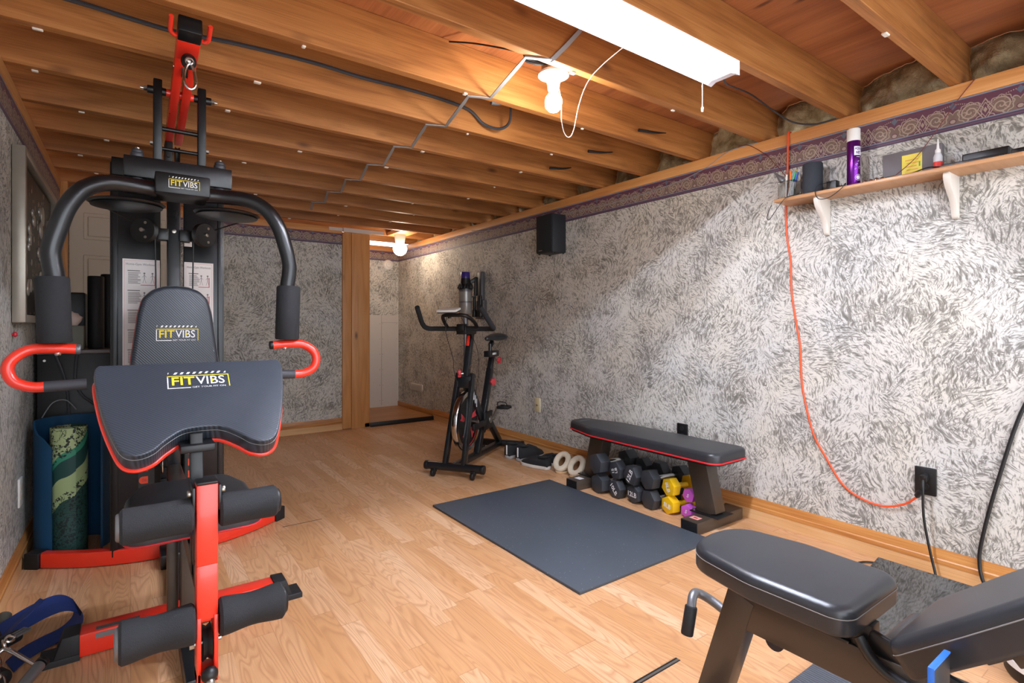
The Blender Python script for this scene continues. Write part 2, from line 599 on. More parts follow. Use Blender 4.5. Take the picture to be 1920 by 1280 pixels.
def plywood_mat():
    g = G('plywood_subfloor')
    s = g.sep(g.uv)
    n1 = g.noise(g.xyz(g.m_('MULTIPLY', s[0], 9.0), g.m_('MULTIPLY', s[1], 1.1), 2.0), 1.0, 3.0, 0.55, 0.4)
    fine = g.noise(g.xyz(g.m_('MULTIPLY', s[0], 160.0), g.m_('MULTIPLY', s[1], 5.0), 0.0), 1.0, 2.0)
    f = g.m_('ADD', g.m_('MULTIPLY', n1, 0.75), g.m_('MULTIPLY', fine, 0.3))
    c = g.ramp(f, [(0.3, '#7c4626'), (0.52, '#a16136'), (0.75, '#b97946')])
    bl = g.vor(g.xyz(g.m_('MULTIPLY', s[0], 9.0), g.m_('MULTIPLY', s[1], 2.6), 0.0), 1.0)
    k = g.m_('MULTIPLY', g.ramp(bl.outputs['Distance'], [(0.05, 1.0), (0.13, 0.0)]), g.m_('GREATER_THAN', g.white(bl.outputs['Color']), 0.8))
    c = g.mix(g.m_('MULTIPLY', k, 0.8), c, '#4b2413')
    return g.out(c, 0.6)

def vinyl_mat(name, col, hi, weave=True, rough=0.36):
    g = G(name)
    if weave:
        s = g.sep(g.ob)
        d = g.m_('ADD', g.m_('MULTIPLY', s[0], 620.0), g.m_('MULTIPLY', g.m_('ADD', s[1], s[2]), 560.0))
        w = g.m_('MULTIPLY_ADD', g.m_('SINE', d), 0.5, 0.5)
        c = g.mix(g.m_('MULTIPLY', w, 0.6), col, hi)
        nr = g.bump(w, 0.25, 0.002)
    else:
        n = g.noise(g.ob, 26.0, 3.0)
        c = g.mix(n, col, hi)
        nr = g.bump(g.noise(g.ob, 520.0, 2.0), 0.10, 0.0015)
    return g.out(c, rough, normal=nr, spec=0.55)

M = {}
M['floor'] = floor_mat()
M['paper'] = wallpaper_mat()
M['border'] = border_mat()
M['joist'] = wood('joist_pine', '#bd8249', '#a66b36', '#804d23', 1.0, 0.5, True, 'u', 7.0, 0.22, stain=0.35)
M['rail'] = wood('rail_pine', '#dca468', '#cf9052', '#b87840', 1.0, 0.55, True, 'u', 5.0, 0.1)
M['base'] = wood('baseboard_oak', '#cf9656', '#bd7f42', '#9b6230', 1.0, 0.42, False, 'u', 6.0, 0.1)
M['kick'] = wood('kick_pine', '#e0b888', '#d5a772', '#c08f5c', 1.0, 0.5, False, 'u', 4.0, 0.06)
M['post'] = wood('post_pine', '#d39d66', '#c68c54', '#b0783f', 1.0, 0.5, True, 'v', 6.0, 0.12)
M['ply'] = plywood_mat()
M['landing'] = wood('landing_board', '#c89562', '#b9824e', '#a06c3c', 3.0, 0.4, False, 'u', 3.0, 0.1)
M['drywall'] = plain('bare_drywall', '#cdc6be', 0.8, 0, 0.03, 6)
M['white_wood'] = plain('white_paint_wood', '#d9d2c8', 0.45, 0, 0.03, 9)
M['door'] = plain('door_paint', '#c8bba8', 0.5, 0, 0.03, 5)
M['white'] = plain('white_plastic', '#e6e4df', 0.4, 0, 0.02)
M['ivory'] = plain('ivory_plastic', '#d8c9a0', 0.4, 0, 0.02)
M['black'] = plain('black_paint', '#0f1012', 0.38, 0, 0.06, 12)
M['satin'] = plain('satin_black_steel', '#15171a', 0.30, 0.0, 0.06, 12, spec=0.6)
M['brownblack'] = plain('bench_frame_steel', '#41372f', 0.33, 0.0, 0.06, 12, spec=0.6)  # brown of the reflected floor is put into the steel colour
M['plastic'] = plain('black_plastic', '#0f0f11', 0.45, 0, 0.05)
M['rubber'] = plain('black_rubber', '#151619', 0.62, 0, 0.08, 40, 0.15, 300)
M['hexrub'] = plain('hex_rubber', '#33353a', 0.52, 0, 0.07, 30, 0.1, 400)
M['foam'] = plain('black_foam', '#1e1f22', 0.85, 0, 0.14, 260, 0.5, 500)
M['red'] = plain('red_paint', '#ea3420', 0.30, 0, 0.04, 10, spec=0.6, coat=0.3)
M['redpipe'] = plain('red_piping', '#c01f26', 0.5, 0, 0.04)
M['chrome'] = plain('chrome', '#c9c9c9', 0.18, 1.0, 0.03)
M['steel'] = plain('zinc_steel', '#a8a49c', 0.34, 1.0, 0.06)
M['grey'] = plain('grey_metal', '#7d7d80', 0.42, 0.6, 0.05)
M['greycable'] = plain('grey_cable', '#8d8d8f', 0.5, 0, 0.05)
M['darkcable'] = plain('dark_cable', '#3c3d42', 0.5, 0, 0.08)
M['blackcable'] = plain('black_cable', '#101012', 0.5, 0, 0.05)
M['orange'] = plain('orange_cord', '#e2552b', 0.45, 0, 0.03)
M['redwire'] = plain('dark_red_wire', '#6d1f22', 0.5, 0, 0.05)
M['string'] = plain('white_string', '#ece8df', 0.8, 0, 0.03)
M['vinyl'] = vinyl_mat('carbon_vinyl', '#282c33', '#424a55', True, 0.38)
M['smooth_vinyl'] = vinyl_mat('smooth_vinyl', '#232529', '#2d3035', False, 0.34)
M['flat_vinyl'] = vinyl_mat('flat_bench_vinyl', '#24262a', '#2d2f34', False, 0.38)
M['thread'] = plain('grey_thread', '#7c7a78', 0.7, 0, 0.03)
M['yellow'] = plain('logo_yellow', '#e0c92c', 0.55, 0, 0.02)
M['logo_white'] = plain('logo_white', '#e8e8e8', 0.55, 0, 0.02)
M['paperw'] = plain('poster_paper', '#e3dcda', 0.5, 0, 0.02)
M['ink'] = plain('print_ink', '#77706f', 0.6, 0, 0.03)
M['pinkline'] = plain('pink_print', '#d59a9a', 0.6, 0, 0.03)
M['redprint'] = plain('red_print', '#b5353a', 0.6, 0, 0.03)
M['orangelab'] = plain('orange_label', '#ee4f2c', 0.5, 0, 0.03)
# ------------------------------------------------------------------ room shell
def slab(name, mat, a, b, **k):
    mb = MB()
    mb.box(a, b)
    return struct(mb, name, mat, smooth=False, **k)

slab('floor', M['floor'], (XL - 0.3, Y0, -0.08), (XR + 0.1, YF + 0.1, 0.0))
slab('ceiling', M['ply'], (XL - 0.3, Y0, ZC), (3.05, YB + 0.2, ZC + 0.03))
slab('wall_right', M['paper'], (XR, Y0, -0.08), (XR + 0.09, YB + 0.1, 1.972))
slab('wall_left', M['paper'], (XL - 0.12, Y0, -0.08), (XL, YF + 0.1, 1.972), uvoff=(3.3, 1.7))
slab('wall_far', M['paper'], (XL, YF, -0.08), (1.74, YF + 0.1, 1.972), uvoff=(7.1, 5.2))
slab('wall_rim', M['joist'], (3.0, Y0, 1.97), (3.05, YB + 0.2, ZC))
slab('wall_rim_left', M['joist'], (XL - 0.3, Y0, 1.97), (XL - 0.25, YB + 0.2, ZC))
# alcove beyond the far wall
mb = MB()
mb.mi = 0
mb.box((1.9, YB, 1.176), (XR, YB + 0.1, 1.972))
mb.mi = 1
mb.box((1.9, YB - 0.001, -0.08), (XR, YB + 0.1, 1.176))
struct(mb, 'wall_alcove', [M['paper'], M['drywall']], smooth=False, uvoff=(11.3, 2.2))
mb = MB()
for a, b in (((2.519, YB - 0.003, 0.06), (2.5215, YB, 1.083)), ((2.519, YB - 0.003, 1.081), (2.74, YB, 1.0835)), ((2.519, YB - 0.003, 1.083), (2.5215, YB, 1.176))):
    mb.box(a, b)
for i in range(6):
    for x in (2.50, 2.535, 2.72):
        mb.cyl((x, YB - 0.004, 0.12 + 0.19 * i), (x, YB, 0.12 + 0.19 * i), 0.004, seg=8)
struct(mb, 'trim_1', plain('drywall_screws', '#8a817a', 0.7), smooth=False)
slab('wall_alcove_side', M['drywall'], (1.9, YF + 0.1, -0.08), (1.99, YB, 1.972))
# stepped landing in the alcove with its black nosing
slab('floor_landing', M['landing'], (1.96, 5.325, -0.05), (XR, YB, 0.042))
mb = MB()
mb.box((2.012, 5.30, 0.0), (2.735, 5.325, 0.044), 0.004)
struct(mb, 'trim_2', M['plastic'])

# pine post beside the alcove, two boards
mb = MB()
mb.box((1.733, 5.335, 0.005), (1.822, YF + 0.1, 1.985), 0.003)
mb.box((1.823, 5.325, 0.0), (2.012, YF + 0.1, 1.985), 0.003)
struct(mb, 'pillar', M['post'])
# corner post at the end of the left wall
mb = MB()
mb.box((XL, 4.70, 0.0), (XL + 0.042, 4.76, 2.03), 0.003)
struct(mb, 'trim_3', M['post'])

# exposed plates above the wallpaper
def plate(n, a, b):
    mb = MB()
    mb.box(a, b, 0.002)
    struct(mb, 'trim_%d' % n, M['rail'])
plate(4, (XR - 0.006, Y0, 1.973), (XR + 0.09, YB, 2.032))
plate(5, (XL - 0.12, Y0, 1.973), (XL + 0.006, YF, 2.032))
plate(6, (XL, YF - 0.006, 1.973), (1.735, YF + 0.1, 2.032))
plate(7, (1.9, YB - 0.006, 1.973), (XR, YB + 0.1, 2.032))
# scraps of drywall over the post
mb = MB()
mb.box((1.60, 5.342, 1.998), (1.83, 5.352, 2.030))
mb.box((1.735, 5.31, 1.988), (2.03, 5.33, 2.028))
mb.box((2.03, 5.315, 1.994), (2.16, 5.33, 2.030))
struct(mb, 'trim_8', M['drywall'], smooth=False)

# paper border
def border(n, a, b, uvoff=(0, 0)):
    mb = MB()
    mb.box(a, b)
    struct(mb, 'trim_%d' % n, M['border'], smooth=False, uvoff=uvoff)
border(9, (XR - 0.002, Y0, 1.851), (XR, YB, 1.972))
border(10, (XL, Y0, 1.851), (XL + 0.002, 4.70, 1.972), (0.05, 0))
border(11, (XL, YF - 0.002, 1.862), (1.733, YF, 1.983), (0.09, -0.011))
border(12, (1.99, YB - 0.002, 1.851), (XR, YB, 1.972), (0.03, 0))

# baseboards with the lighter board under them
def base_prof(side):
    return [(0.0, 0.057), (0.012, 0.057), (0.014, 0.075), (0.010, 0.080), (0.010, 0.098), (0.006, 0.110), (0.005, 0.119), (0.0, 0.119)]
def baseboard(name, origin, ydir, L, out):
    mb = MB()
    # prism in (out, z) extruded along ydir
    Mx = Matrix((Vector(out), Vector((0, 0, 1)), Vector(ydir))).transposed().to_4x4()
    Mx.translation = Vector(origin)
    mb.prism(base_prof(0), 0, L, Mx)
    mb.mi = 1
    mb.prism([(0, 0), (0.010, 0), (0.010, 0.0565), (0, 0.0565)], 0, L, Mx)
    bmesh.ops.recalc_face_normals(mb.bm, faces=mb.bm.faces[:])
    struct(mb, name, [M['base'], M['kick']])
baseboard('baseboard_right', (XR, Y0, 0), (0, 1, 0), 5.32 - Y0, (-1, 0, 0))
baseboard('baseboard_left', (XL, Y0, 0), (0, 1, 0), 4.70 - Y0, (1, 0, 0))
baseboard('baseboard_far', (0.36, YF, 0), (1, 0, 0), 1.733 - 0.36, (0, -1, 0))
mb = MB()
mb.box((XR - 0.012, 5.32, 0.043), (XR, YB, 0.10), 0.003)
struct(mb, 'baseboard_alcove', M['base'])

# white six-panel door in the far wall, behind the gym
mb = MB()
mb.box((XL + 0.005, YF - 0.035, 0.005), (0.30, YF, 2.028))
dn = mb.build('door_1', M['door'], smooth=False)
dn['kind'] = 'structure'
mb = MB()
for x0, x1 in ((-0.30, -0.07), (0.02, 0.24)):
    for z0, z1 in ((1.72, 1.93), (1.02, 1.60), (0.2, 0.86)):
        mb.box((x0, YF - 0.040, z0), (x1, YF - 0.034, z1), 0.005, 1)
        mb.box((x0 + 0.025, YF - 0.047, z0 + 0.025), (x1 - 0.025, YF - 0.034, z1 - 0.025), 0.008, 1)
mb.build('door_panel', M['door'], dn, smooth=False)

# joists, each its own beam, with scraps of old ceiling board nailed under
JY = [-0.48, -0.075, 0.327, 0.729, 1.149, 1.55, 1.957, 2.355, 2.747, 3.15, 3.555, 3.96, 4.365, 4.77, 5.175, 5.58, 5.985]
scrap = plain('plaster_scrap', '#ded5c8', 0.8)
for i, y in enumerate(JY):
    rr = random.Random(i * 13 + 5)
    mb = MB()
    mb.box((XL - 0.24, y - 0.038, ZJ), (2.99, y, ZC - 0.001), 0.002, 1)
    mb.mi = 1
    if i > 2:
        for k in range(4):
            x = -0.2 + 0.75 * k + rr.uniform(-0.25, 0.25)
            w = rr.uniform(0.012, 0.030)
            mb.box((x, y - rr.uniform(0.004, 0.02), ZJ - 0.006), (x + w, y + 0.002, ZJ + 0.001), 0.002, 1)
    o = struct(mb, 'ceiling_beam', [M['joist'], scrap], uvoff=(i * 1.37, i * 0.61))
# cut block ends seen where the joists sit on the plate
mb = MB()
for y in (0.72, 1.14, 1.54):
    mb.box((XR + 0.0, y - 0.036, 2.0325), (XR + 0.03, y - 0.004, 2.0338))
struct(mb, 'trim_13', M['drywall'], smooth=False)

# mineral wool stuffed over the plates
g = G('mineral_wool')
n = g.noise(g.ob, 9.0, 6.0, 0.65, 0.5)
c = g.ramp(n, [(0.3, '#75623f'), (0.5, '#ab9670'), (0.7, '#cfbe9a')])
M['wool'] = g.out(c, 0.95, normal=g.bump(g.noise(g.ob, 60.0, 5.0, 0.7, 1.0), 0.8, 0.02))
mb = MB()
for i in range(2, len(JY) - 1):
    y0, y1 = JY[i] + 0.001, JY[i + 1] - 0.039
    t = bmesh.new()
    nu, nv = 26, 18
    vs = []
    for a in range(nu + 1):
        row = []
        for b in range(nv + 1):
            y = y0 + (y1 - y0) * a / nu
            z = 2.034 + (ZC - 2.036) * b / nv
            p = Vector((0.3, y * 1.0, z))
            q = mnoise.fractal(p * 9.0, 1.0, 2.0, 4) * 0.045 + mnoise.noise(p * 4.0) * 0.03
            e = min(a, nu - a) / nu
            x = 2.825 + q + 0.05 * max(0, 0.18 - e) / 0.18 + 0.05 * (b / nv - 0.3) ** 2
            row.append(t.verts.new((max(x, 2.76), y, z)))
        vs.append(row)
    for a in range(nu):
        for b in range(nv):
            t.faces.new((vs[a][b], vs[a][b + 1], vs[a + 1][b + 1], vs[a + 1][b]))
    mb._add(t)
o = mb.build('insulation_wool', M['wool'], ang=180)
tag(o, 'brown mineral wool stuffed between the joist ends above the right wall', 'insulation', kind='stuff')

# metal strip left in the gap between two laminate boards, and an open joint by the gym
mb = MB()
mb.mi = 0
mb.box((1.20, 1.045, 0.0003), (1.40, 1.062, 0.0012))
mb.mi = 1
mb.box((1.205, 1.048, 0.0012), (1.398, 1.055, 0.0022))
tag(struct(mb, 'floor_strip', [M['plastic'], M['steel']], smooth=False))
mb = MB()
mb.box((0.643, 2.941, 0.0002), (0.843, 2.945, 0.0010))
struct(mb, 'floor_gap_line', M['plastic'], smooth=False)

# ------------------------------------------------------------------ lamps
# shop light: trough with two tubes
fl = thing('fluorescent_light', 'long white two-tube fluorescent shop light hung under the joists', 'ceiling light', (1.23, 1.173, 1.98))
M['capgrey'] = plain('end_cap_grey', '#d6d3da', 0.5)
glow = emissive('lens_glow', '#eef2ff', 0.9)
mb = MB()
mb.box((0.62, 1.115, 2.0265), (1.84, 1.231, 2.0335))
mb.build('housing', plain('white_enamel', '#f2f2f2', 0.4), fl)
mb = MB()
for s in (-1, 1):
    pr = [(s * 0.058, 1.981), (s * 0.060, 1.981), (s * 0.060, 2.0335), (s * 0.056, 2.0335), (s * 0.056, 2.0)]
    mb.prism([(p[0] + 1.173, p[1]) for p in pr], 0.62, 1.84, Matrix(((0, 0, 1, 0), (1, 0, 0, 0), (0, 1, 0, 0), (0, 0, 0, 1))))
mb.build('diffuser_side', glow, fl)
tube_m = emissive('tube_glow', '#e4ecff', TUBE_W)
for s in (-1, 1):
    mb = MB()
    mb.cyl((0.64, 1.173 + s * 0.024, 2.0225), (1.815, 1.173 + s * 0.024, 2.0225), 0.003, seg=8)
    mb.build('tube', tube_m, fl)
for x0, x1 in ((1.815, 1.843), (0.617, 0.640)):
    mb = MB()
    mb.prism([(1.113, 1.98), (1.133, 1.99), (1.213, 1.99), (1.233, 1.98), (1.233, 2.0335), (1.113, 2.0335)], x0, x1, Matrix(((0, 0, 1, 0), (1, 0, 0, 0), (0, 1, 0, 0), (0, 0, 0, 1))))
    mb.build('end_cap', M['capgrey'], fl)
mb = MB()
mb.cyl((1.79, 1.236, 1.99), (1.79, 1.236, 1.885), 0.0012, seg=8)
mb.cyl((1.79, 1.236, 1.89), (1.79, 1.236, 1.872), 0.004, seg=10, bev=0.001)
mb.build('pull_chain', M['string'], fl)

# bare bulb on a ceiling box
bl = thing('bulb_fixture', 'white porcelain lampholder with a bare lit bulb below the ceiling box', 'lamp', (1.366, 1.62, 1.90))
bx, by = 1.366, 1.62
mb = MB()
t = [(bx + 0.05 * math.cos(PI / 8 + k * PI / 4), by + 0.05 * math.sin(PI / 8 + k * PI / 4)) for k in range(8)]
mb.prism(t, 2.052, 2.098, bev=0.002, seg=1)
mb.build('junction_box', M['steel'], bl)
mb = MB()
mb.lathe([(0, 2.052), (0.058, 2.052), (0.061, 2.046), (0.061, 2.040), (0.045, 2.034), (0.030, 2.022), (0.0245, 2.005), (0.0225, 1.985), (0.020, 1.982), (0, 1.982)], 32, Matrix.Translation((bx, by, 0)))
mb.build('porcelain_base', plain('porcelain', '#efece6', 0.25), bl)
mb = MB()
mb.lathe([(0.0135, 1.985), (0.0135, 1.978), (0.021, 1.968), (0.031, 1.953), (0.0345, 1.936), (0.032, 1.917), (0.020, 1.902), (0, 1.897)], 24, Matrix.Translation((bx, by, 0)))
mb.build('bulb', emissive('bulb_glow', '#fff7ec', BULB_W), bl)
mb = MB()
mb.tube(cr([(bx + 0.012, by - 0.01, 2.02), (bx + 0.013, by - 0.032, 1.93), (bx + 0.014, by - 0.032, 1.86), (bx + 0.03, by - 0.03, 1.812), (bx + 0.055, by - 0.03, 1.80), (bx + 0.075, by - 0.035, 1.83), (bx + 0.083, by - 0.06, 1.93), (1.44, 1.50, 1.995), (1.425, 1.40, 2.02), (1.40, 1.236, 2.03)], 8), 0.0016, 6)
mb.build('pull_string', M['string'], bl)

# globe lamp by the alcove, under a short brace between two joists
mb = MB()
mb.box((2.29, 5.176, 2.033), (2.48, 5.541, 2.071), 0.002)
struct(mb, 'ceiling_beam', M['rail'])
gl = thing('globe_light', 'round white globe lamp glowing at the alcove ceiling', 'lamp', (2.387, 5.42, 1.80))
mb = MB()
mb.lathe([(0, 2.032), (0.062, 2.032), (0.058, 2.0), (0.048, 1.955), (0, 1.955)], 28, Matrix.Translation((2.387, 5.42, 0)))
mb.build('lamp_base', M['white'], gl)
mb = MB()
mb.sphere((2.387, 5.42, 1.882), 0.074, seg=24)
mb.build('globe', emissive('globe_glow', '#ffe9cf', GLOBE_W), gl)

# ------------------------------------------------------------------ wiring on the joists
mb = MB()
pts = []
ys = [1.149, 1.55, 1.957, 2.355, 2.747, 3.15, 3.555, 3.96, 4.365]
x = 1.27
pts += [(1.40, 1.50, 2.18), (1.33, 1.502, 2.10), (1.27, 1.506, 2.036), (1.262, 1.515, 2.030)]
for k, y in enumerate(ys[1:]):
    pts += [(1.262, y - 0.038, 2.030), (1.175, y + 0.002, 2.030)]
    pts += [(1.19, y + 0.06, 2.030), (1.247, y + 0.30, 2.030)]
mb.ribbon(pts, 0.016, 0.004, (1, 0, 0))
tag(mb.build('grey_cable_run', M['greycable']), 'flat grey cable stapled straight across the undersides of the joists', 'cable')
mb = MB()
c2 = [(-0.36, 2.306, 2.14), (-0.138, 2.305, 2.137), (0.008, 2.305, 2.13), (0.135, 2.306, 2.128), (0.309, 2.305, 2.143), (0.482, 2.306, 2.152), (0.651, 2.305, 2.155), (0.836, 2.306, 2.150), (1.039, 2.305, 2.154), (1.235, 2.306, 2.152), (1.386, 2.303, 2.136), (1.466, 2.29, 2.078), (1.53, 2.24, 2.052), (1.55, 2.18, 2.075), (1.48, 2.08, 2.13), (1.36, 1.975, 2.05), (1.29, 1.955, 2.030)]
mb.tube(cr(c2, 6), 0.0085, 8, flat=(1.0, 0.75))
tag(mb.build('dark_cable', M['darkcable']), 'thick dark grey cable running along the joist face and looping back near the bulb', 'cable')
mb = MB()
mb.tube(cr([(1.845, 1.19, 2.02), (2.0, 1.27, 2.05), (2.2, 1.36, 2.12), (2.45, 1.42, 2.17), (2.66, 1.43, 2.15), (2.72, 1.36, 2.08), (2.735, 1.26, 2.040), (2.736, 1.16, 2.036)], 6), 0.004, 8)
tag(mb.build('lamp_flex', M['darkcable']), 'dark flex hanging from the end of the shop light to the wall plate', 'cable')
mb = MB()
for k in range(4):
    dz = 0.006 * k
    mb.tube(cr([(1.16 + 0.02 * k, 1.60, 2.10 - dz), (1.22, 1.595 + 0.006 * k, 2.075 - dz), (1.28, 1.60, 2.072 - dz), (1.32, 1.612, 2.075)], 5), 0.0045, 6)
mb.tube(cr([(1.05, 1.90, 2.20), (1.12, 1.80, 2.17), (1.22, 1.66, 2.11), (1.32, 1.62, 2.085)], 6), 0.0035, 6)
tag(mb.build('junction_wires', M['blackcable']), 'bundle of black wires entering the ceiling box of the bare bulb', 'wires')
for x, y, dx, lab in ((2.17, 1.9, 0.24, 'black tapered spike at the joist beyond the bare bulb'), (2.19, 2.3, 0.22, 'second black tapered spike at a joist, counting away from the bulb'), (2.22, 2.69, 0.2, 'third black tapered spike at a joist, counting away from the bulb')):
    mb = MB()  # short black tube tapering towards the right wall
    P = cr([(x, y - 0.02, 2.075), (x + dx * 0.5, y - 0.03, 2.085), (x + dx, y - 0.004, 2.115)], 6)
    mb.tube(P, [0.009 - 0.006 * i / (len(P) - 1) for i in range(len(P))], 8)
    tag(mb.build('black_spike', M['blackcable']), lab, 'wire')
# ------------------------------------------------------------------ home gym
gx = 0.155
gym = thing('multi_gym', 'black and red home multi gym with foam rollers and a weight stack', 'multi gym', (gx, 2.4, 0))

def P(name, mb, mats, parent=None, **k):
    return mb.build(name, mats if isinstance(mats, list) else (M[mats] if isinstance(mats, str) else mats), parent or gym, **k)

def logo(mb, F, w):
    # framed two-tone logo, local x right, y up, on plane z=0; material 0 white, 1 yellow
    h = 0.33 * w
    e = 0.018 * w
    def q(x0, y0, x1, y1):
        mb.poly([(x0, y0, 0), (x1, y0, 0), (x1, y1, 0), (x0, y1, 0)], F)
    mb.mi = 1
    q(-w / 2, h / 2 - e, w / 2, h / 2)
    q(w / 2 - e, -h / 2, w / 2, h / 2 - e)
    mb.mi = 0
    q(-w / 2, -h / 2, -w / 2 + e, h / 2 - 1.6 * e)
    q(-w / 2 + e, -h / 2, -0.14 * w, -h / 2 + e)
    for k in range(10):
        x = -w / 2 + w * (k + 0.15) / 10
        a, b = h * 0.62, h * 0.78
        s = 0.03 * w
        d = 0.042 * w
        if k == 0:
            mb.poly([(x, b, 0), (x, a, 0), (x + 0.02 * w, b, 0)][::-1], F)
        elif k == 9:
            mb.poly([(x, a, 0), (x + d, a, 0), (x + d, b, 0)], F)
        else:
            mb.poly([(x - s / 2, a, 0), (x - s / 2 + d, a, 0), (x + s / 2 + d, b, 0), (x + s / 2, b, 0)], F)
    mb.mi = 1
    T = F @ Matrix.Translation((-0.25 * w, 0.022 * w, 0.0002))
    mb.text('FIT', T, height=h * 0.64, width=0.36 * w, bold=0.018)
    mb.mi = 0
    T = F @ Matrix.Translation((0.185 * w, 0.022 * w, 0.0002))
    mb.text('VIBS', T, height=h * 0.64, width=0.47 * w, bold=0.006)
    T = F @ Matrix.Translation((0.155 * w, -h * 0.455, 0.0002))
    mb.text('GET YOUR FIT ON', T, height=h * 0.115, width=0.54 * w)
    mb.mi = 1
    mb.poly([(0.20 * w, -0.035 * w, 0.0006), (0.26 * w, 0.015 * w, 0.0006), (0.20 * w, 0.065 * w, 0.0006)], F)

LG = [M['logo_white'], M['yellow']]

# base frame
mb = MB()
mb.box((gx - 0.03, 1.73, 0.003), (gx + 0.03, 3.0, 0.055), 0.004)
mb.box((gx - 0.045, 2.12, 0.002), (gx + 0.045, 2.23, 0.06), 0.003)
mb.box((gx - 0.05, 2.72, 0.002), (gx + 0.05, 2.9, 0.062), 0.003)
P('base_beam', mb, 'satin')
mb = MB()
mb.box((gx - 0.293, 2.15, 0.004), (gx + 0.293, 2.225, 0.075), 0.005)
fc = P('front_crossbar', mb, 'red')
mb = MB()
mb.box((gx - 0.245, 2.1485, 0.052), (gx - 0.13, 2.1502, 0.068))
mb.box((gx - 0.245, 2.158, 0.0751), (gx - 0.13, 2.18, 0.0756))
P('silver_label', mb, 'grey', fc, smooth=False)
for s in (-1, 1):
    mb = MB()
    Mx = Matrix(((s, 0, 0, gx), (0, 1, 0, 2.187), (0, 0, 1, 0), (0, 0, 0, 1)))
    mb.prism([(0.285, -0.045), (0.385, -0.045), (0.385, 0.045), (0.285, 0.045)], 0.0, 0.02, Mx, 0.003)
    t = bmesh.new()
    a = [t.verts.new(Mx @ Vector(p)) for p in ((0.285, -0.043, 0.0), (0.355, -0.043, 0.0), (0.355, 0.043, 0), (0.285, 0.043, 0))]
    b = [t.verts.new(Mx @ Vector(p)) for p in ((0.285, -0.041, 0.081), (0.328, -0.041, 0.079), (0.328, 0.041, 0.079), (0.285, 0.041, 0.081))]
    t.faces.new(a)
    t.faces.new(b)
    for i in range(4):
        t.faces.new((a[i], a[(i + 1) % 4], b[(i + 1) % 4], b[i]))
    bmesh.ops.recalc_face_normals(t, faces=t.faces[:])
    bmesh.ops.bevel(t, geom=t.edges[:], offset=0.003, segments=2, profile=0.5, affect='EDGES')
    mb._add(t)
    bmesh.ops.recalc_face_normals(mb.bm, faces=mb.bm.faces[:])
    P('foot_cap', mb, 'rubber', fc)
# bowed rear crossbar
def bow(dx):
    return 2.86 + 0.19 * (abs(dx) / 0.48) ** 2
xs = [-0.47 + 0.94 * i / 24 for i in range(25)]
out = [(gx + x, bow(x)) for x in xs] + [(gx + x, bow(x) + 0.05) for x in reversed(xs)]
mb = MB()
mb.prism(out, 0.004, 0.066, bev=0.004, bev0=0.003)
rc = P('rear_crossbar', mb, 'red')
for s in (-1, 1):
    mb = MB()
    y = bow(0.49)
    d = Vector((s * 0.8, 0.6, 0)).normalized()
    p = Vector((gx + s * 0.462, bow(0.462) + 0.025, 0.034))
    mb.bar(p, p + d * 0.062, 0.058, 0.068, 0.004)
    P('foot_cap', mb, 'rubber', rc)

# main upright
mb = MB()
mb.box((gx - 0.025, 2.765, 0.055), (gx + 0.025, 2.815, 1.70), 0.004)
up = P('upright', mb, 'satin')
for z in (0.16, 1.462, 1.2):
    mb = MB()
    mb.cyl((gx, 2.766, z), (gx, 2.758, z), 0.009, seg=12, bev=0.002)
    P('bolt', mb, 'steel', up)

# shroud: two front panels with a slot and returned sides
YS = 2.905
def panel(x0, x1, side):
    mb = MB()
    mb.box((x0, YS, 0.035), (x1, YS + 0.012, 1.765), 0.003)
    xs_ = x0 if side < 0 else x1
    mb.box((xs_ - 0.006, YS, 0.035), (xs_ + 0.006, YS + 0.2, 1.765), 0.003)
    e = 0.012
    mb.box((xs_ - (0 if side < 0 else 0.022), YS - 0.006, 0.035), (xs_ + (0.022 if side < 0 else 0), YS + 0.003, 1.765), 0.003)
    return mb
sl = P('shroud_panel', panel(-0.067, 0.112, -1), 'black')
sr = P('shroud_panel', panel(0.200, 0.362, 1), 'satin')
# cover plate low on the left panel with its bolt
mb = MB()
mb.cyl((0.06, YS - 0.004, 0.13), (0.06, YS + 0.002, 0.13), 0.011, seg=14, bev=0.002)
mb.cyl((0.06, YS - 0.008, 0.13), (0.06, YS, 0.13), 0.005, seg=8)
P('bolt', mb, 'steel', sl)
mb = MB()
mb.poly([(-0.035, YS - 0.001, 0.165), (0.028, YS - 0.001, 0.192), (-0.030, YS - 0.001, 0.135)][::-1])
P('triangle_sticker', mb, plain('beige_sticker', '#d9b79b', 0.5), sl, smooth=False)

# weight stack seen through the slot
for k in range(10):
    z = 0.13 + 0.052 * k
    mb = MB()
    mb.box((0.02, 2.955, z), (0.29, 3.055, z + 0.05), 0.004)
    mb.box((0.104, 2.953, z + 0.018), (0.112, 2.956, z + 0.034))
    P('weight_plate', mb, 'rubber')
mb = MB()
for x in (0.07, 0.24):
    mb.cyl((x, 3.005, 0.06), (x, 3.005, 1.72), 0.011, seg=12)
P('guide_rod', mb, 'chrome')
mb = MB()
mb.cyl((0.118, 2.952, 0.43), (0.118, 2.925, 0.43), 0.006, seg=10)
mb.tube(cr([(0.118, 2.925, 0.43), (0.118, 2.918, 0.415), (0.118, 2.918, 0.385), (0.118, 2.925, 0.372)], 4), 0.005, 8)
P('selector_pin', mb, 'chrome')

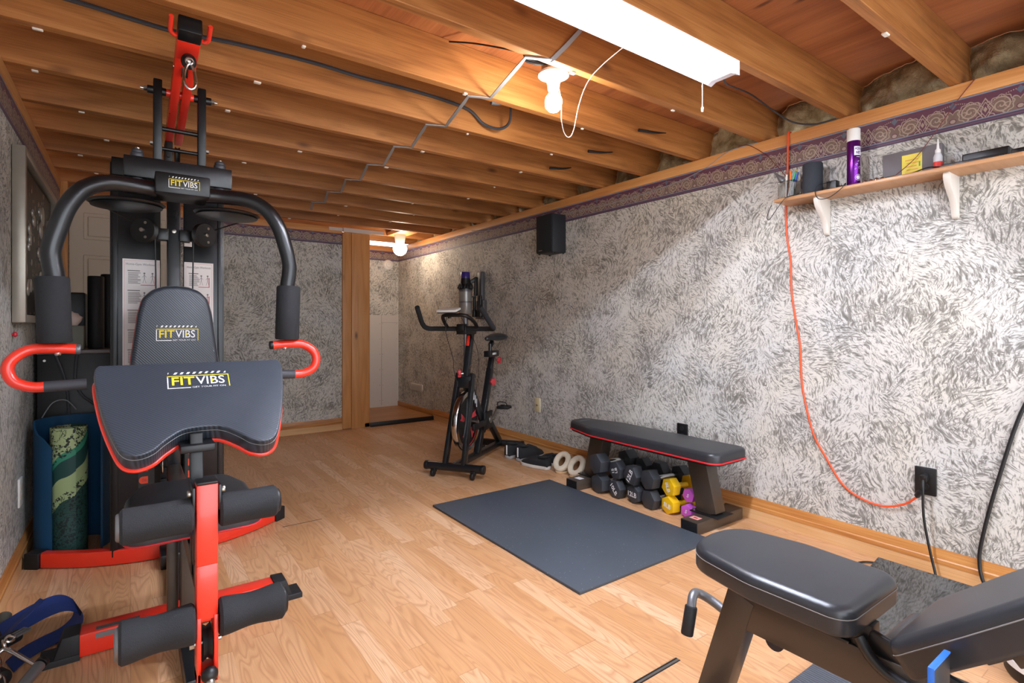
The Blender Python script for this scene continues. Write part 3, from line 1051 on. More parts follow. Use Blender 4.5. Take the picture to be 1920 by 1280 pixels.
# orange number labels beside the slot, on black strips
mb = MB()
mb.box((0.028, YS - 0.002, 0.18), (0.088, YS, 0.86))
mb.box((0.206, YS - 0.002, 0.18), (0.262, YS, 0.86))
strip = P('label_strip', mb, 'black', sl, smooth=False)
for k, zz in enumerate((0.63, 0.575, 0.52, 0.465, 0.41, 0.355, 0.30)):
    for x, s in ((0.050, 1), (0.232, -1)):
        mb = MB()
        o = [(-0.014, -0.016)] + [(0.006 + 0.014 * math.cos(a), 0.016 * math.sin(a)) for a in [(-90 + 18 * i) * PI / 180 for i in range(11)]] + [(-0.014, 0.016)]
        Fm = Matrix(((-s, 0, 0, x), (0, 0, 1, YS - 0.0032), (0, 1, 0, zz), (0, 0, 0, 1)))
        mb.prism(o, 0, 0.0008, Fm)
        bmesh.ops.recalc_face_normals(mb.bm, faces=mb.bm.faces[:])
        mb.mi = 1
        Ft = frame((x, YS - 0.0037, zz), (1, 0, 0), (0, 0, 1))
        mb.text('%02d' % (k + 1), Ft, height=0.013)
        P('number_label', mb, [M['orangelab'], M['redprint']], strip, smooth=False)

# exercise charts taped to the shroud
def chart(x0, x1, z0, z1, par):
    mb = MB()
    y = YS - 0.0015
    mb.box((x0, y, z0), (x1, y + 0.001, z1))
    w = x1 - x0
    mb.mi = 1
    b = 0.006
    for a, c in (((x0 + b, z1 - b), (x1 - b, z1 - b - 0.0012)), ((x0 + b, z0 + b), (x1 - b, z0 + b + 0.0012)), ((x0 + b, z0 + b), (x0 + b + 0.0012, z1 - b)), ((x1 - b - 0.0012, z0 + b), (x1 - b, z1 - b))):
        mb.box((a[0], y - 0.0006, min(a[1], c[1])), (c[0], y, max(a[1], c[1])))
    mb.mi = 2
    F = frame(((x0 + x1) / 2, y - 0.0008, z1 - 0.024), (1, 0, 0), (0, 0, 1))
    mb.text('Home-Gym Workouts', F, height=0.013, width=w * 0.82)
    rr = random.Random(int(x0 * 1000) + 3)
    z = z1 - 0.05
    while z > z0 + 0.08:
        mb.mi = 2
        mb.box((x0 + 0.018, y - 0.0006, z - 0.004), (x0 + 0.018 + w * 0.33, y, z))
        for i in range(9):
            mb.box((x0 + 0.020, y - 0.0006, z - 0.0125 - i * 0.0058), (x0 + 0.020 + w * 0.36 * rr.uniform(0.7, 1), y, z - 0.010 - i * 0.0058))
        for i in (0.58, 0.80):
            cx = x0 + w * i
            mb.mi = 2
            mb.cyl((cx, y - 0.0006, z - 0.012), (cx, y, z - 0.012), 0.004, seg=8)
            mb.box((cx - 0.0012, y - 0.0006, z - 0.036), (cx + 0.0012, y, z - 0.014))
            for s in (-1, 1):
                mb.bar((cx, y - 0.0004, z - 0.034), (cx + s * 0.006, y - 0.0004, z - 0.056), 0.0006, 0.0012)
                mb.bar((cx, y - 0.0004, z - 0.02), (cx + s * 0.008, y - 0.0004, z - 0.03), 0.0006, 0.0012)
        mb.mi = 3
        mb.box((x1 - 0.019, y - 0.0006, z - 0.064), (x1 - 0.016, y, z - 0.02))
        mb.box((x0 + w * 0.48, y - 0.0006, z - 0.066), (x1 - 0.016, y, z - 0.0635))
        z -= 0.088
    P('exercise_chart', mb, [M['paperw'], M['pinkline'], M['ink'], M['redprint']], par, smooth=False)
chart(-0.029, 0.108, 0.75, 1.345, sl)
chart(0.203, 0.322, 0.75, 1.345, sr)
mb = MB()
mb.box((0.203, YS - 0.0012, 1.418), (0.234, YS, 1.475))
mb.mi = 1
mb.box((0.203, YS - 0.0018, 1.463), (0.234, YS - 0.001, 1.475))
mb.mi = 2
mb.box((0.214, YS - 0.0018, 1.437), (0.219, YS - 0.001, 1.452))
mb.box((0.214, YS - 0.0018, 1.434), (0.226, YS - 0.001, 1.438))
P('warning_sticker', mb, [M['paperw'], plain('orange_strip', '#e07a2d', 0.5), M['redprint']], sr, smooth=False)

# rear and front head beams
mb = MB()
mb.box((-0.066, 2.79, 1.685), (0.376, 2.84, 1.76), 0.004)
mb.box((gx - 0.025, 2.42, 1.60), (gx + 0.025, 2.80, 1.665), 0.004)
P('head_beam', mb, 'black')
mb = MB()
mb.box((gx - 0.176, 2.385, 1.595), (gx + 0.176, 2.435, 1.672), 0.004)
pv = P('pivot_beam', mb, 'satin')
for s in (-1, 1):
    x = gx + s * 0.135
    mb = MB()
    mb.cyl((x, 2.41, 1.672), (x, 2.41, 1.688), 0.021, seg=20, bev=0.003)
    mb.cyl((x, 2.41, 1.688), (x, 2.41, 1.702), 0.019, 0.017, seg=20, bev=0.004)
    mb.cyl((x, 2.41, 1.575), (x, 2.41, 1.595), 0.021, seg=20, bev=0.003)
    mb.mi = 1
    mb.cyl((x, 2.41, 1.702), (x, 2.41, 1.708), 0.007, seg=6)
    P('pivot_bush', mb, [plain('bush_grey', '#3d3f46', 0.4), M['steel']], pv)

# forks that carry the lat arm
fk = []
for s in (-1, 1):
    mb = MB()
    mb.box((gx + s * 0.072 - 0.014, 2.39, 1.672), (gx + s * 0.072 + 0.014, 2.43, 1.975), 0.004)
    fk.append(P('fork_post', mb, 'black'))
mb = MB()
mb.cyl((gx - 0.07, 2.41, 1.795), (gx + 0.07, 2.41, 1.795), 0.008, seg=14)
mb.cyl((gx - 0.07, 2.41, 1.72), (gx + 0.07, 2.41, 1.72), 0.007, seg=14)
P('fork_rung', mb, 'black')
mb = MB()
mb.cyl((gx - 0.045, 2.41, 1.935), (gx + 0.045, 2.41, 1.935), 0.0135, seg=18)
lax = P('lat_axle', mb, 'red')
for s in (-1, 1):
    mb = MB()
    mb.cyl((gx + s * 0.105, 2.41, 1.935), (gx + s * 0.045, 2.41, 1.935), 0.0142, seg=18, bev=0.002)
    P('axle_bush', mb, 'black', lax)
    mb = MB()
    mb.cyl((gx + s * 0.105, 2.41, 1.935), (gx + s * 0.116, 2.41, 1.935), 0.009, seg=6)
    mb.cyl((gx + s * 0.114, 2.41, 1.935), (gx + s * 0.126, 2.41, 1.935), 0.0045, seg=8)
    P('axle_nut', mb, 'steel', lax)
    mb = MB()
    mb.cyl((gx + s * 0.087, 2.41, 1.735), (gx + s * 0.096, 2.41, 1.735), 0.008, seg=6)
    P('axle_nut', mb, 'steel', fk[0 if s < 0 else 1])

# lat arm, two red plates with a pulley between
a0, a1 = Vector((gx, 2.80, 1.875)), Vector((gx, 2.02, 1.996))
mb = MB()
ax = (a1 - a0).normalized()
n = ax.cross(Vector((1, 0, 0))).normalized()
if n.z < 0: n = -n
for s in (-1, 1):
    mb.bar(a0 + Vector((s * 0.0175, 0, 0)), a1 + Vector((s * 0.0185, 0, 0)), 0.028, 0.05, 0.003)
mb.bar(a0.lerp(a1, 0.86), a1, 0.066, 0.052, 0.004)
la = P('lat_arm', mb, 'red')
mb = MB()
mb.bar(a1 - ax * 0.005, a1 + ax * 0.055, 0.066, 0.054, 0.004)
P('arm_end_cap', mb, 'black', la)
for s in (-1, 1):
    mb = MB()
    b = a1 + Vector((s * 0.03, 0, -0.012))
    mb.tube(cr([b + Vector((0, -0.01, 0)), b + Vector((s * 0.012, -0.014, -0.006)), b + Vector((s * 0.022, -0.026, -0.002)), b + Vector((s * 0.023, -0.05, 0.008)), b + Vector((s * 0.023, -0.08, 0.019))], 5), 0.0068, 10)
    P('bar_hook', mb, 'red', la)
pc = a0.lerp(a1, 0.77) - Vector((0, 0, 0.012))
mb = MB()
mb.lathe([(0.006, -0.008), (0.032, -0.009), (0.026, 0), (0.032, 0.009), (0.006, 0.008)], 28, Matrix.Translation(pc) @ Matrix.Rotation(PI / 2, 4, 'Y'))
mb.mi = 1
mb.cyl(pc - Vector((0.034, 0, 0)), pc + Vector((0.034, 0, 0)), 0.006, seg=8)
P('pulley', mb, [M['plastic'], M['steel']], la)
sb_ = Vector((gx + 0.002, 2.06, 1.925))
mb = MB()
mb.sphere(sb_, 0.023, (1, 1, 1.1))
P('stop_ball', mb, 'plastic', la)
def carabiner(name, top, h, w, parent, lean=(0, 0, 0)):
    mb = MB()
    t = Vector(top)
    L = Vector(lean)
    pts = []
    for i in range(28):
        a = 2 * PI * i / 28
        k = (1 - math.cos(a)) / 2
        wid = w * (0.55 + 0.45 * k)
        pts.append(t + Vector((wid / 2 * math.sin(a), 0, -h * k)) + L * k)
    mb.tube(pts, h * 0.055, 8, closed=True)
    mb.torus(t + Vector((0, 0, 0.006)), h * 0.09, h * 0.045, (0.3, 1, 0), 16, 8)
    mb.cyl(pts[5], pts[9], h * 0.07, seg=8)
    mb.build(name, M['chrome'], parent)
mb = MB()
mb.torus(sb_ + Vector((0, -0.02, -0.006)), 0.009, 0.004, (0, 1, 0.4), 18, 8)
mb.cyl(sb_ + Vector((0, -0.015, -0.008)), sb_ + Vector((0, -0.021, -0.010)), 0.011, seg=16, bev=0.002)
P('cable_eye', mb, 'steel', la)
carabiner('carabiner', sb_ + Vector((0.001, -0.022, -0.016)), 0.082, 0.042, la, (0.002, 0, 0))
mb = MB()
mb.lathe([(0.006, -0.008), (0.036, -0.009), (0.030, 0), (0.036, 0.009), (0.006, 0.008)], 28, Matrix.Translation((gx + 0.014, 2.79, 1.805)) @ Matrix.Rotation(PI / 2, 4, 'Y'))
mb.box((gx - 0.034, 2.765, 1.755), (gx - 0.004, 2.83, 1.855), 0.004)
mb.cyl((gx - 0.02, 2.765, 1.79), (gx - 0.02, 2.757, 1.79), 0.007, seg=8)
P('rear_pulley', mb, 'plastic')

# press arms: tubes from the centre box out and down to the foam grips
mb = MB()
mb.box((gx - 0.085, 2.25, 1.522), (gx + 0.085, 2.42, 1.595), 0.005)
cb = P('press_hub', mb, 'black')
mb = MB()
logo(mb, frame((gx + 0.003, 2.2475, 1.557), (1, 0, 0), (0, 0, 1)), 0.096)
P('logo', mb, LG, cb, smooth=False)
for s in (-1, 1):
    def X(x): return gx + s * x
    mb = MB()
    path = [(X(0.08), 2.33, 1.545), (X(0.14), 2.32, 1.545), (X(0.22), 2.29, 1.538), (X(0.28), 2.27, 1.505), (X(0.322), 2.255, 1.44), (X(0.347), 2.25, 1.36), (X(0.362), 2.25, 1.295), (X(0.360), 2.25, 1.25), (X(0.352), 2.25, 1.18), (X(0.350), 2.25, 1.0)]
    mb.tube(cr(path, 8), 0.0275, 20)
    arm = P('press_arm', mb, 'satin')
    mb = MB()
    mb.lathe([(0.028, 0), (0.041, 0.001), (0.0445, 0.006), (0.0445, 0.208), (0.041, 0.214), (0.028, 0.215)], 28, Matrix.Translation((X(0.353), 2.25, 0.992)) @ Matrix.Rotation(s * 0.03, 4, 'Y'))
    P('foam_grip', mb, 'foam', arm)
    # U handle bolted under the tube, its grip pointing back in
    mb = MB()
    u = [(X(0.30), 2.25, 0.972), (X(0.36), 2.25, 0.976), (X(0.415), 2.25, 0.972), (X(0.452), 2.24, 0.945), (X(0.463), 2.235, 0.912), (X(0.448), 2.23, 0.876), (X(0.41), 2.23, 0.857), (X(0.375), 2.23, 0.855)]
    mb.tube(cr(u, 8), 0.0165, 14)
    uh = P('u_handle', mb, 'red', arm)
    mb = MB()
    mb.tube([(X(0.377), 2.23, 0.855), (X(0.272), 2.232, 0.858)], 0.0175, 16)
    P('hand_grip', mb, plain('grip_sleeve', '#3a3b40', 0.6), uh)
    mb = MB()
    mb.cyl((X(0.302), 2.25, 0.972), (X(0.288), 2.25, 0.971), 0.0165, seg=16, bev=0.003)
    P('end_plug', mb, M['grey'] if s < 0 else M['plastic'], uh)
    mb = MB()
    mb.cyl((X(0.345), 2.25, 0.962), (X(0.345), 2.25, 0.952), 0.011, 0.008, seg=14, bev=0.002)
    P('bolt', mb, 'chrome', uh)
    # cam dish under the tube
    mb = MB()
    Mx = Matrix.Translation((X(0.165), 2.43, 1.50)) @ Matrix.Rotation(s * 0.02, 4, 'Y')
    mb.lathe([(0, 0.004), (0.115, 0.004), (0.12, 0.0), (0.112, -0.006), (0.105, -0.002), (0.11, -0.012), (0.09, -0.016), (0, -0.018)], 40, Mx)
    P('cam_dish', mb, 'satin')
    # pulley on its side bracket
    mb = MB()
    c = Vector((X(0.108), 2.70, 1.447))
    Mx = Matrix.Translation(c) @ Matrix.Rotation(s * R(35), 4, 'Z') @ Matrix.Rotation(PI / 2, 4, 'X')
    mb.lathe([(0.008, -0.011), (0.050, -0.013), (0.052, -0.010), (0.044, 0), (0.052, 0.010), (0.050, 0.013), (0.008, 0.011)], 36, Mx)
    mb.mi = 1
    mb.cyl(Mx @ Vector((0, 0, -0.022)), Mx @ Vector((0, 0, 0.022)), 0.009, seg=12, bev=0.002)
    for q in (-1, 1):
        mb.cyl(Mx @ Vector((0.012, q * 0.03, -0.0135)), Mx @ Vector((0.012, q * 0.03, 0.0135)), 0.006, seg=10)
    P('side_pulley', mb, [M['plastic'], M['steel']])
    mb = MB()
    mb.box((min(X(0.02), X(0.062)), 2.75, 1.42), (max(X(0.02), X(0.062)), 2.80, 1.47), 0.003)
    mb.bar((X(0.055), 2.775, 1.445), (X(0.098), 2.73, 1.447), 0.03, 0.045, 0.003)
    P('pulley_bracket', mb, 'black')
    mb = MB()
    mb.tube([(X(0.070), 2.72, 1.43), (X(0.062), 2.73, 0.8), (X(0.055), 2.74, 0.5)], 0.003, 6)
    mb.tube([(X(0.150), 2.68, 1.472), (X(0.24), 2.50, 1.495)], 0.003, 6)
    P('steel_cable', mb, 'blackcable')

# back pad
def rounded(pts, r, n=6):
    out = []
    k = len(pts)
    for i in range(k):
        p, a, b = Vector(pts[i]), Vector(pts[i - 1]), Vector(pts[(i + 1) % k])
        rr = r[i] if isinstance(r, (list, tuple)) else r
        if rr <= 0:
            out.append(tuple(p))
            continue
        u, v = (a - p).normalized(), (b - p).normalized()
        th = math.acos(max(-1, min(1, u.dot(v))))
        d = rr / math.tan(th / 2)
        d = min(d, 0.49 * (a - p).length, 0.49 * (b - p).length)
        rr2 = d * math.tan(th / 2)
        c = p + (u + v).normalized() * (rr2 / math.sin(th / 2))
        s0 = p + u * d - c
        s1 = p + v * d - c
        for j in range(n + 1):
            t = j / n
            w = (s0.lerp(s1, t)).normalized() * rr2
            out.append(tuple(c + w))
    return out

def pad(name, F, out, th, mat, parent, bev=0.014, pipe=None, thread=True, pr=0.003):
    # upholstered pad: outline in the frame's xy, thickness along -z (top at z=0)
    mb = MB()
    mb.prism(out, -th, 0, F, bev, 5, 0.004)
    o = P(name, mb, mat, parent, ang=60)
    if pipe:
        mb = MB()
        mb.tube([F @ Vector((p[0], p[1], -th + 0.004)) for p in out], pr, 8, closed=True)
        P('piping', mb, pipe, o)
    if thread:
        mb = MB()
        cx = sum(p[0] for p in out) / len(out)
        cy = sum(p[1] for p in out) / len(out)
        mb.tube([F @ Vector((p[0], p[1], -bev - 0.001)) + F.to_3x3() @ (Vector((p[0] - cx, p[1] - cy, 0)).normalized() * 0.0004) for p in out], 0.0009, 5, closed=True)
        P('stitching', mb, 'thread', o)
    return o

Fb = frame((gx + 0.003, 2.655, 0.90), (1, 0, 0), (0, 0.03, 1))
out = [(-0.165, -0.28), (0.165, -0.28), (0.158, 0.0), (0.133, 0.20), (0.118, 0.262), (0.085, 0.298), (0.045, 0.314), (0, 0.318), (-0.045, 0.314), (-0.085, 0.298), (-0.118, 0.262), (-0.133, 0.20), (-0.158, 0.0)]
out = rounded(out, [0.04, 0.04, 0.3, 0.15] + [0.06] * 8 + [0.3], 4)
bp = pad('back_pad', Fb, out, 0.065, 'vinyl', None, 0.018, 'redpipe')
mb = MB()
logo(mb, Fb @ Matrix.Translation((0.004, 0.11, 0.0012)), 0.152)
P('logo', mb, LG, bp, smooth=False)
mb = MB()
mb.box((gx - 0.03, 2.72, 0.74), (gx + 0.03, 2.765, 1.14), 0.004)
P('pad_bracket', mb, 'black')

# seat
Fs = frame((gx, 1.95, 0.515), (1, 0, 0), (0, 1, 0))
out = rounded([(-0.17, -0.22), (0.17, -0.22), (0.17, 0.08), (0.13, 0.24), (-0.13, 0.24), (-0.17, 0.08)], [0.05, 0.05, 0.1, 0.06, 0.06, 0.1], 6)
pad('seat_pad', Fs, out, 0.062, 'smooth_vinyl', None, 0.02, 'redpipe')
mb = MB()
mb.box((gx - 0.025, 1.56, 0.385), (gx + 0.025, 2.765, 0.44), 0.004)
mb.box((gx - 0.08, 1.82, 0.436), (gx + 0.08, 2.1, 0.444))
mb.box((gx - 0.027, 1.95, 0.055), (gx + 0.027, 2.005, 0.39), 0.004)
mb.box((gx - 0.060, 2.015, 0.055), (gx - 0.03, 2.06, 0.39), 0.003)
P('seat_frame', mb, 'brownblack')

# preacher pad, leaning down towards the front
Fp = frame((gx + 0.005, 1.875, 0.938), (1, 0, 0), (0, 0.27, 0.215))
half = [(0.0, -0.262), (0.045, -0.268), (0.085, -0.298), (0.115, -0.328), (0.150, -0.338), (0.178, -0.320), (0.200, -0.26), (0.222, -0.17), (0.238, -0.07), (0.241, -0.02), (0.232, 0.0)]
right = cr([(p[0], p[1], 0) for p in half], 5)
out = [(p.x, p.y) for p in right] + [(-p.x, p.y) for p in reversed(right[1:])]
out = out[::1]
pp = pad('preacher_pad', Fp, out, 0.062, 'vinyl', None, 0.016, 'red', pr=0.006)
mb = MB()
logo(mb, Fp @ Matrix.Translation((0.004, -0.085, 0.0012)), 0.158)
P('logo', mb, LG, pp, smooth=False)
mb = MB()
mb.bar((gx - 0.012, 1.62, 0.40), (gx - 0.012, 1.66, 0.76), 0.03, 0.03, 0.003)
mb.box((gx - 0.05, 1.62, 0.715), (gx + 0.03, 1.72, 0.735), 0.003)
P('preacher_post', mb, 'black')

# leg lever with four foam rollers
lv0, lv1 = Vector((gx, 1.535, 0.655)), Vector((gx, 1.525, 0.175))
mb = MB()
mb.box((gx - 0.0235, 1.51, 0.455), (gx + 0.0235, 1.56, 0.655), 0.003)
mb.box((gx - 0.0235, 1.51, 0.32), (gx + 0.0235, 1.56, 0.456), 0.003)
for s in (-1, 1):
    mb.box((gx + s * 0.0185 - 0.005, 1.505, 0.165), (gx + s * 0.0185 + 0.005, 1.565, 0.33), 0.002)
mb.box((gx - 0.0235, 1.505, 0.165), (gx + 0.0235, 1.565, 0.195), 0.003)
lev = P('leg_lever', mb, 'red')
mb = MB()
mb.box((gx - 0.0235, 1.509, 0.655), (gx + 0.0235, 1.561, 0.662), 0.003)
P('lever_cap', mb, 'plastic', lev)
mb = MB()
for s in (-1, 1):
    mb.box((gx + s * 0.0285 - 0.004, 1.515, 0.585), (gx + s * 0.0285 + 0.004, 1.62, 0.65), 0.004)
    mb.mi = 1
    mb.cyl((gx + s * 0.032, 1.535, 0.632), (gx + s * 0.042, 1.535, 0.632), 0.010, seg=14, bev=0.003)
    mb.mi = 0
mb.box((gx - 0.025, 1.57, 0.40), (gx + 0.025, 1.62, 0.64), 0.003)
P('hinge_bracket', mb, [M['satin'], M['steel']], lev)
def roller(x0, x1, y, z, r, waist):
    mb = MB()
    L = abs(x1 - x0)
    prof = [(0.012, 0), (r - 0.006, 0.0), (r, 0.006)]
    for i in range(1, 12):
        t = i / 12
        prof.append((r - waist * math.sin(PI * t) ** 2, 0.006 + (L - 0.012) * t))
    prof += [(r, L - 0.006), (r - 0.006, L), (0.012, L)]
    d = 1 if x1 > x0 else -1
    Mx = Matrix.Translation((x0, y, z)) @ Matrix.Rotation(d * PI / 2, 4, 'Y')
    mb.lathe(prof, 32, Mx)
    o = P('foam_roller', mb, 'foam', lev)
    mb = MB()
    mb.cyl((x1 - d * 0.002, y, z), (x1 + d * 0.008, y, z), r * 0.82, r * 0.72, seg=24, bev=0.003)
    P('roller_cap', mb, M['grey'] if d < 0 else M['plastic'], o)
roller(gx - 0.028, gx - 0.176, 1.54, 0.578, 0.042, 0.001)
roller(gx + 0.028, gx + 0.165, 1.54, 0.578, 0.041, 0.001)
roller(gx - 0.026, gx - 0.178, 1.525, 0.314, 0.048, 0.006)
roller(gx + 0.026, gx + 0.178, 1.525, 0.312, 0.046, 0.006)
mb = MB()
mb.lathe([(0.006, -0.009), (0.044, -0.010), (0.036, 0), (0.044, 0.010), (0.006, 0.009)], 32, Matrix.Translation((gx + 0.001, 1.545, 0.25)) @ Matrix.Rotation(PI / 2, 4, 'Y'))
mb.mi = 1
mb.cyl((gx - 0.034, 1.545, 0.25), (gx + 0.034, 1.545, 0.25), 0.006, seg=8)
mb.cyl((gx - 0.036, 1.545, 0.25), (gx - 0.026, 1.545, 0.25), 0.010, seg=6)
P('lever_pulley', mb, [M['plastic'], M['steel']], lev)
mb = MB()
mb.sphere((gx + 0.003, 1.495, 0.192), 0.019)
P('stop_ball', mb, M['plastic'], lev)
mb = MB()
mb.cyl((gx + 0.003, 1.482, 0.184), (gx + 0.003, 1.474, 0.178), 0.010, seg=16, bev=0.002)
mb.torus((gx + 0.003, 1.474, 0.176), 0.007, 0.003, (0.2, 1, 0.3), 16, 8)
P('cable_eye', mb, 'steel', lev)
carabiner('carabiner', (gx + 0.004, 1.472, 0.165), 0.075, 0.036, lev, (0.008, -0.02, 0))
# ------------------------------------------------------------------ spin bike
bk = thing('exercise_bike', 'black spin bike with red knobs standing beside the wall past the gym', 'exercise bike', (1.82, 3.22, 0), R(34.8))

def L(name, mb, mats, parent=None, **k):
    return mb.build(name, mats if isinstance(mats, list) else (M[mats] if isinstance(mats, str) else mats), parent or bk, world=False, **k)

mb = MB()
mb.cyl((0, -0.205, 0.068), (0, 0.205, 0.068), 0.029, seg=24)
fs = L('front_stabilizer', mb, 'satin')
for s in (-1, 1):
    mb = MB()
    mb.cyl((0, s * 0.200, 0.068), (0, s * 0.226, 0.068), 0.031, seg=24, bev=0.004)
    L('end_cap', mb, 'plastic', fs)
    mb = MB()
    mb.cyl((-0.03, s * 0.15 - 0.012, 0.026), (-0.03, s * 0.15 + 0.012, 0.026), 0.026, seg=20, bev=0.005)
    mb.box((-0.034, s * 0.15 - 0.018, 0.028), (0.0, s * 0.15 + 0.018, 0.06), 0.004)
    L('transport_wheel', mb, 'plastic', fs)
mb = MB()
mb.cyl((0.90, -0.195, 0.05), (0.90, 0.195, 0.05), 0.029, seg=24)
rs = L('rear_stabilizer', mb, 'satin')
for s in (-1, 1):
    mb = MB()
    mb.cyl((0.90, s * 0.185, 0.05), (0.90, s * 0.207, 0.05), 0.031, seg=24, bev=0.004)
    mb.cyl((0.90, s * 0.16, 0.0), (0.90, s * 0.16, 0.03), 0.02, 0.014, seg=14, bev=0.003)
    L('end_cap', mb, 'plastic', rs)
mb = MB()
mb.bar((0.03, 0, 0.075), (0.885, 0, 0.055), 0.045, 0.04, 0.003)
L('floor_rail', mb, 'satin')
mb = MB()
for s in (-1, 1):
    mb.bar((0.005, s * 0.072, 0.085), (0.19, s * 0.055, 0.70), 0.028, 0.05, 0.003, up=(1, 0, 0))
mb.box((0.15, -0.055, 0.60), (0.215, 0.055, 0.685), 0.004)
L('fork', mb, 'satin')
# flywheel with chrome rim and red marks
mb = MB()
Mx = Matrix.Translation((0.205, 0, 0.355)) @ Matrix.Rotation(PI / 2, 4, 'X')
mb.lathe([(0.0, -0.016), (0.13, -0.013), (0.185, -0.009), (0.185, 0.009), (0.13, 0.013), (0, 0.016)], 48, Mx)
mb.mi = 1
mb.lathe([(0.184, -0.020), (0.213, -0.020), (0.217, -0.014), (0.217, 0.014), (0.213, 0.020), (0.184, 0.020)], 64, Mx)
mb.mi = 2
for k in range(5):
    a = 2 * PI * k / 5 + 0.3
    Q = Mx @ Matrix.Rotation(a, 4, 'Z')
    for z in (-0.0155, 0.0155):
        s = 1 if z > 0 else -1
        mb.prism([(0.06, -0.006), (0.145, -0.028), (0.128, 0.004), (0.145, 0.022), (0.08, 0.022)], min(z, z + s * 0.001), max(z, z + s * 0.001), Q)
mb.lathe([(0.176, -0.0115), (0.184, -0.0115), (0.184, 0.0115), (0.176, 0.0115)], 64, Mx)
mb.mi = 3
mb.cyl((0.205, -0.09, 0.355), (0.205, 0.09, 0.355), 0.008, seg=12)
for s in (-1, 1):
    mb.cyl((0.205, s * 0.078, 0.355), (0.205, s * 0.094, 0.355), 0.013, seg=6)
L('flywheel', mb, [M['plastic'], M['chrome'], M['redprint'], M['steel']])
# frame spine and supports
mb = MB()
mb.bar((0.20, 0, 0.645), (0.53, 0, 0.235), 0.05, 0.075, 0.004)
mb.bar((0.40, 0, 0.07), (0.665, 0, 0.70), 0.045, 0.055, 0.004, up=(1, 0, 0))
mb.bar((0.585, 0, 0.33), (0.865, 0, 0.075), 0.04, 0.045, 0.003)
fr = L('frame', mb, 'satin')
mb = MB()
mb.box((0.27, -0.0262, 0.50), (0.285, -0.0255, 0.56))
mb.box((0.30, -0.0262, 0.47), (0.31, -0.0255, 0.53))
mb.box((0.325, -0.0262, 0.44), (0.335, -0.0255, 0.50))
L('frame_decal', mb, 'logo_white', fr, smooth=False)
mb = MB()
mb.bar((0.185, 0, 0.64), (0.285, 0, 1.015), 0.045, 0.045, 0.004, up=(1, 0, 0))
hp = L('handlebar_post', mb, 'satin')
mb = MB()
mb.bar((0.227, 0.003, 0.90), (0.248, 0.003, 0.975), 0.02, 0.006, 0.001, up=(1, 0, 0))
L('red_stripe', mb, 'red', hp)
def knob(p, parent, d):
    mb = MB()
    p, d = Vector(p), Vector(d).normalized()
    q = d.to_track_quat('Z', 'Y').to_matrix().to_4x4()
    q.translation = p
    o = [((0.026 + 0.003 * math.cos(6 * a)) * math.cos(a), (0.026 + 0.003 * math.cos(6 * a)) * math.sin(a)) for a in [2 * PI * i / 48 for i in range(48)]]
    mb.prism(o, 0, 0.022, q, 0.004, 2, 0.003)
    mb.mi = 1
    mb.cyl(p - d * 0.02, p, 0.009, seg=12)
    L('knob', mb, [M['redprint'], M['steel']], parent)
knob((0.165, 0.03, 0.70), hp, (-0.6, 0.8, 0))
mb = MB()
mb.cyl((0.195, -0.04, 0.66), (0.195, -0.07, 0.66), 0.01, seg=12)
mb.cyl((0.175, -0.035, 0.74), (0.165, -0.055, 0.76), 0.008, seg=10)
L('clamp_lever', mb, 'steel', hp)
knob((0.62, -0.035, 0.60), fr, (-0.5, -0.85, 0))
# seat
mb = MB()
mb.bar((0.655, 0, 0.69), (0.705, 0, 0.80), 0.038, 0.045, 0.003, up=(1, 0, 0))
mb.box((0.60, -0.03, 0.795), (0.79, 0.03, 0.845), 0.004)
mb.cyl((0.665, 0, 0.845), (0.665, 0, 0.90), 0.014, seg=16)
mb.bar((0.665, 0, 0.885), (0.71, 0, 0.915), 0.035, 0.03, 0.004)
sp = L('seat_post', mb, 'satin')
mb = MB()
mb.box((0.64, -0.0312, 0.812), (0.70, -0.0305, 0.828))
mb.box((0.71, -0.0312, 0.812), (0.72, -0.0305, 0.828))
L('slider_decal', mb, 'logo_white', sp, smooth=False)
knob((0.735, -0.04, 0.765), sp, (0, -1, 0))
mb = MB()
rows = []
t = bmesh.new()
for i, (x, w, h) in enumerate([(0.575, 0.012, 0.02), (0.60, 0.022, 0.03), (0.66, 0.027, 0.032), (0.73, 0.045, 0.034), (0.79, 0.082, 0.042), (0.83, 0.092, 0.048), (0.855, 0.075, 0.045), (0.865, 0.03, 0.03)]):
    ring = []
    for j in range(16):
        a = 2 * PI * j / 16
        z = math.sin(a)
        ring.append(t.verts.new((x, w * math.cos(a), 0.945 + 0.012 * (x - 0.575) / 0.29 + (h * z * 0.6 if z > 0 else h * z * 0.75))))
    rows.append(ring)
for A, B in zip(rows, rows[1:]):
    for j in range(16):
        t.faces.new((A[j], A[(j + 1) % 16], B[(j + 1) % 16], B[j]))
t.faces.new(rows[0][::-1])
t.faces.new(rows[-1])
bmesh.ops.recalc_face_normals(t, faces=t.faces[:])
mb._add(t)
L('saddle', mb, 'smooth_vinyl', ang=70)
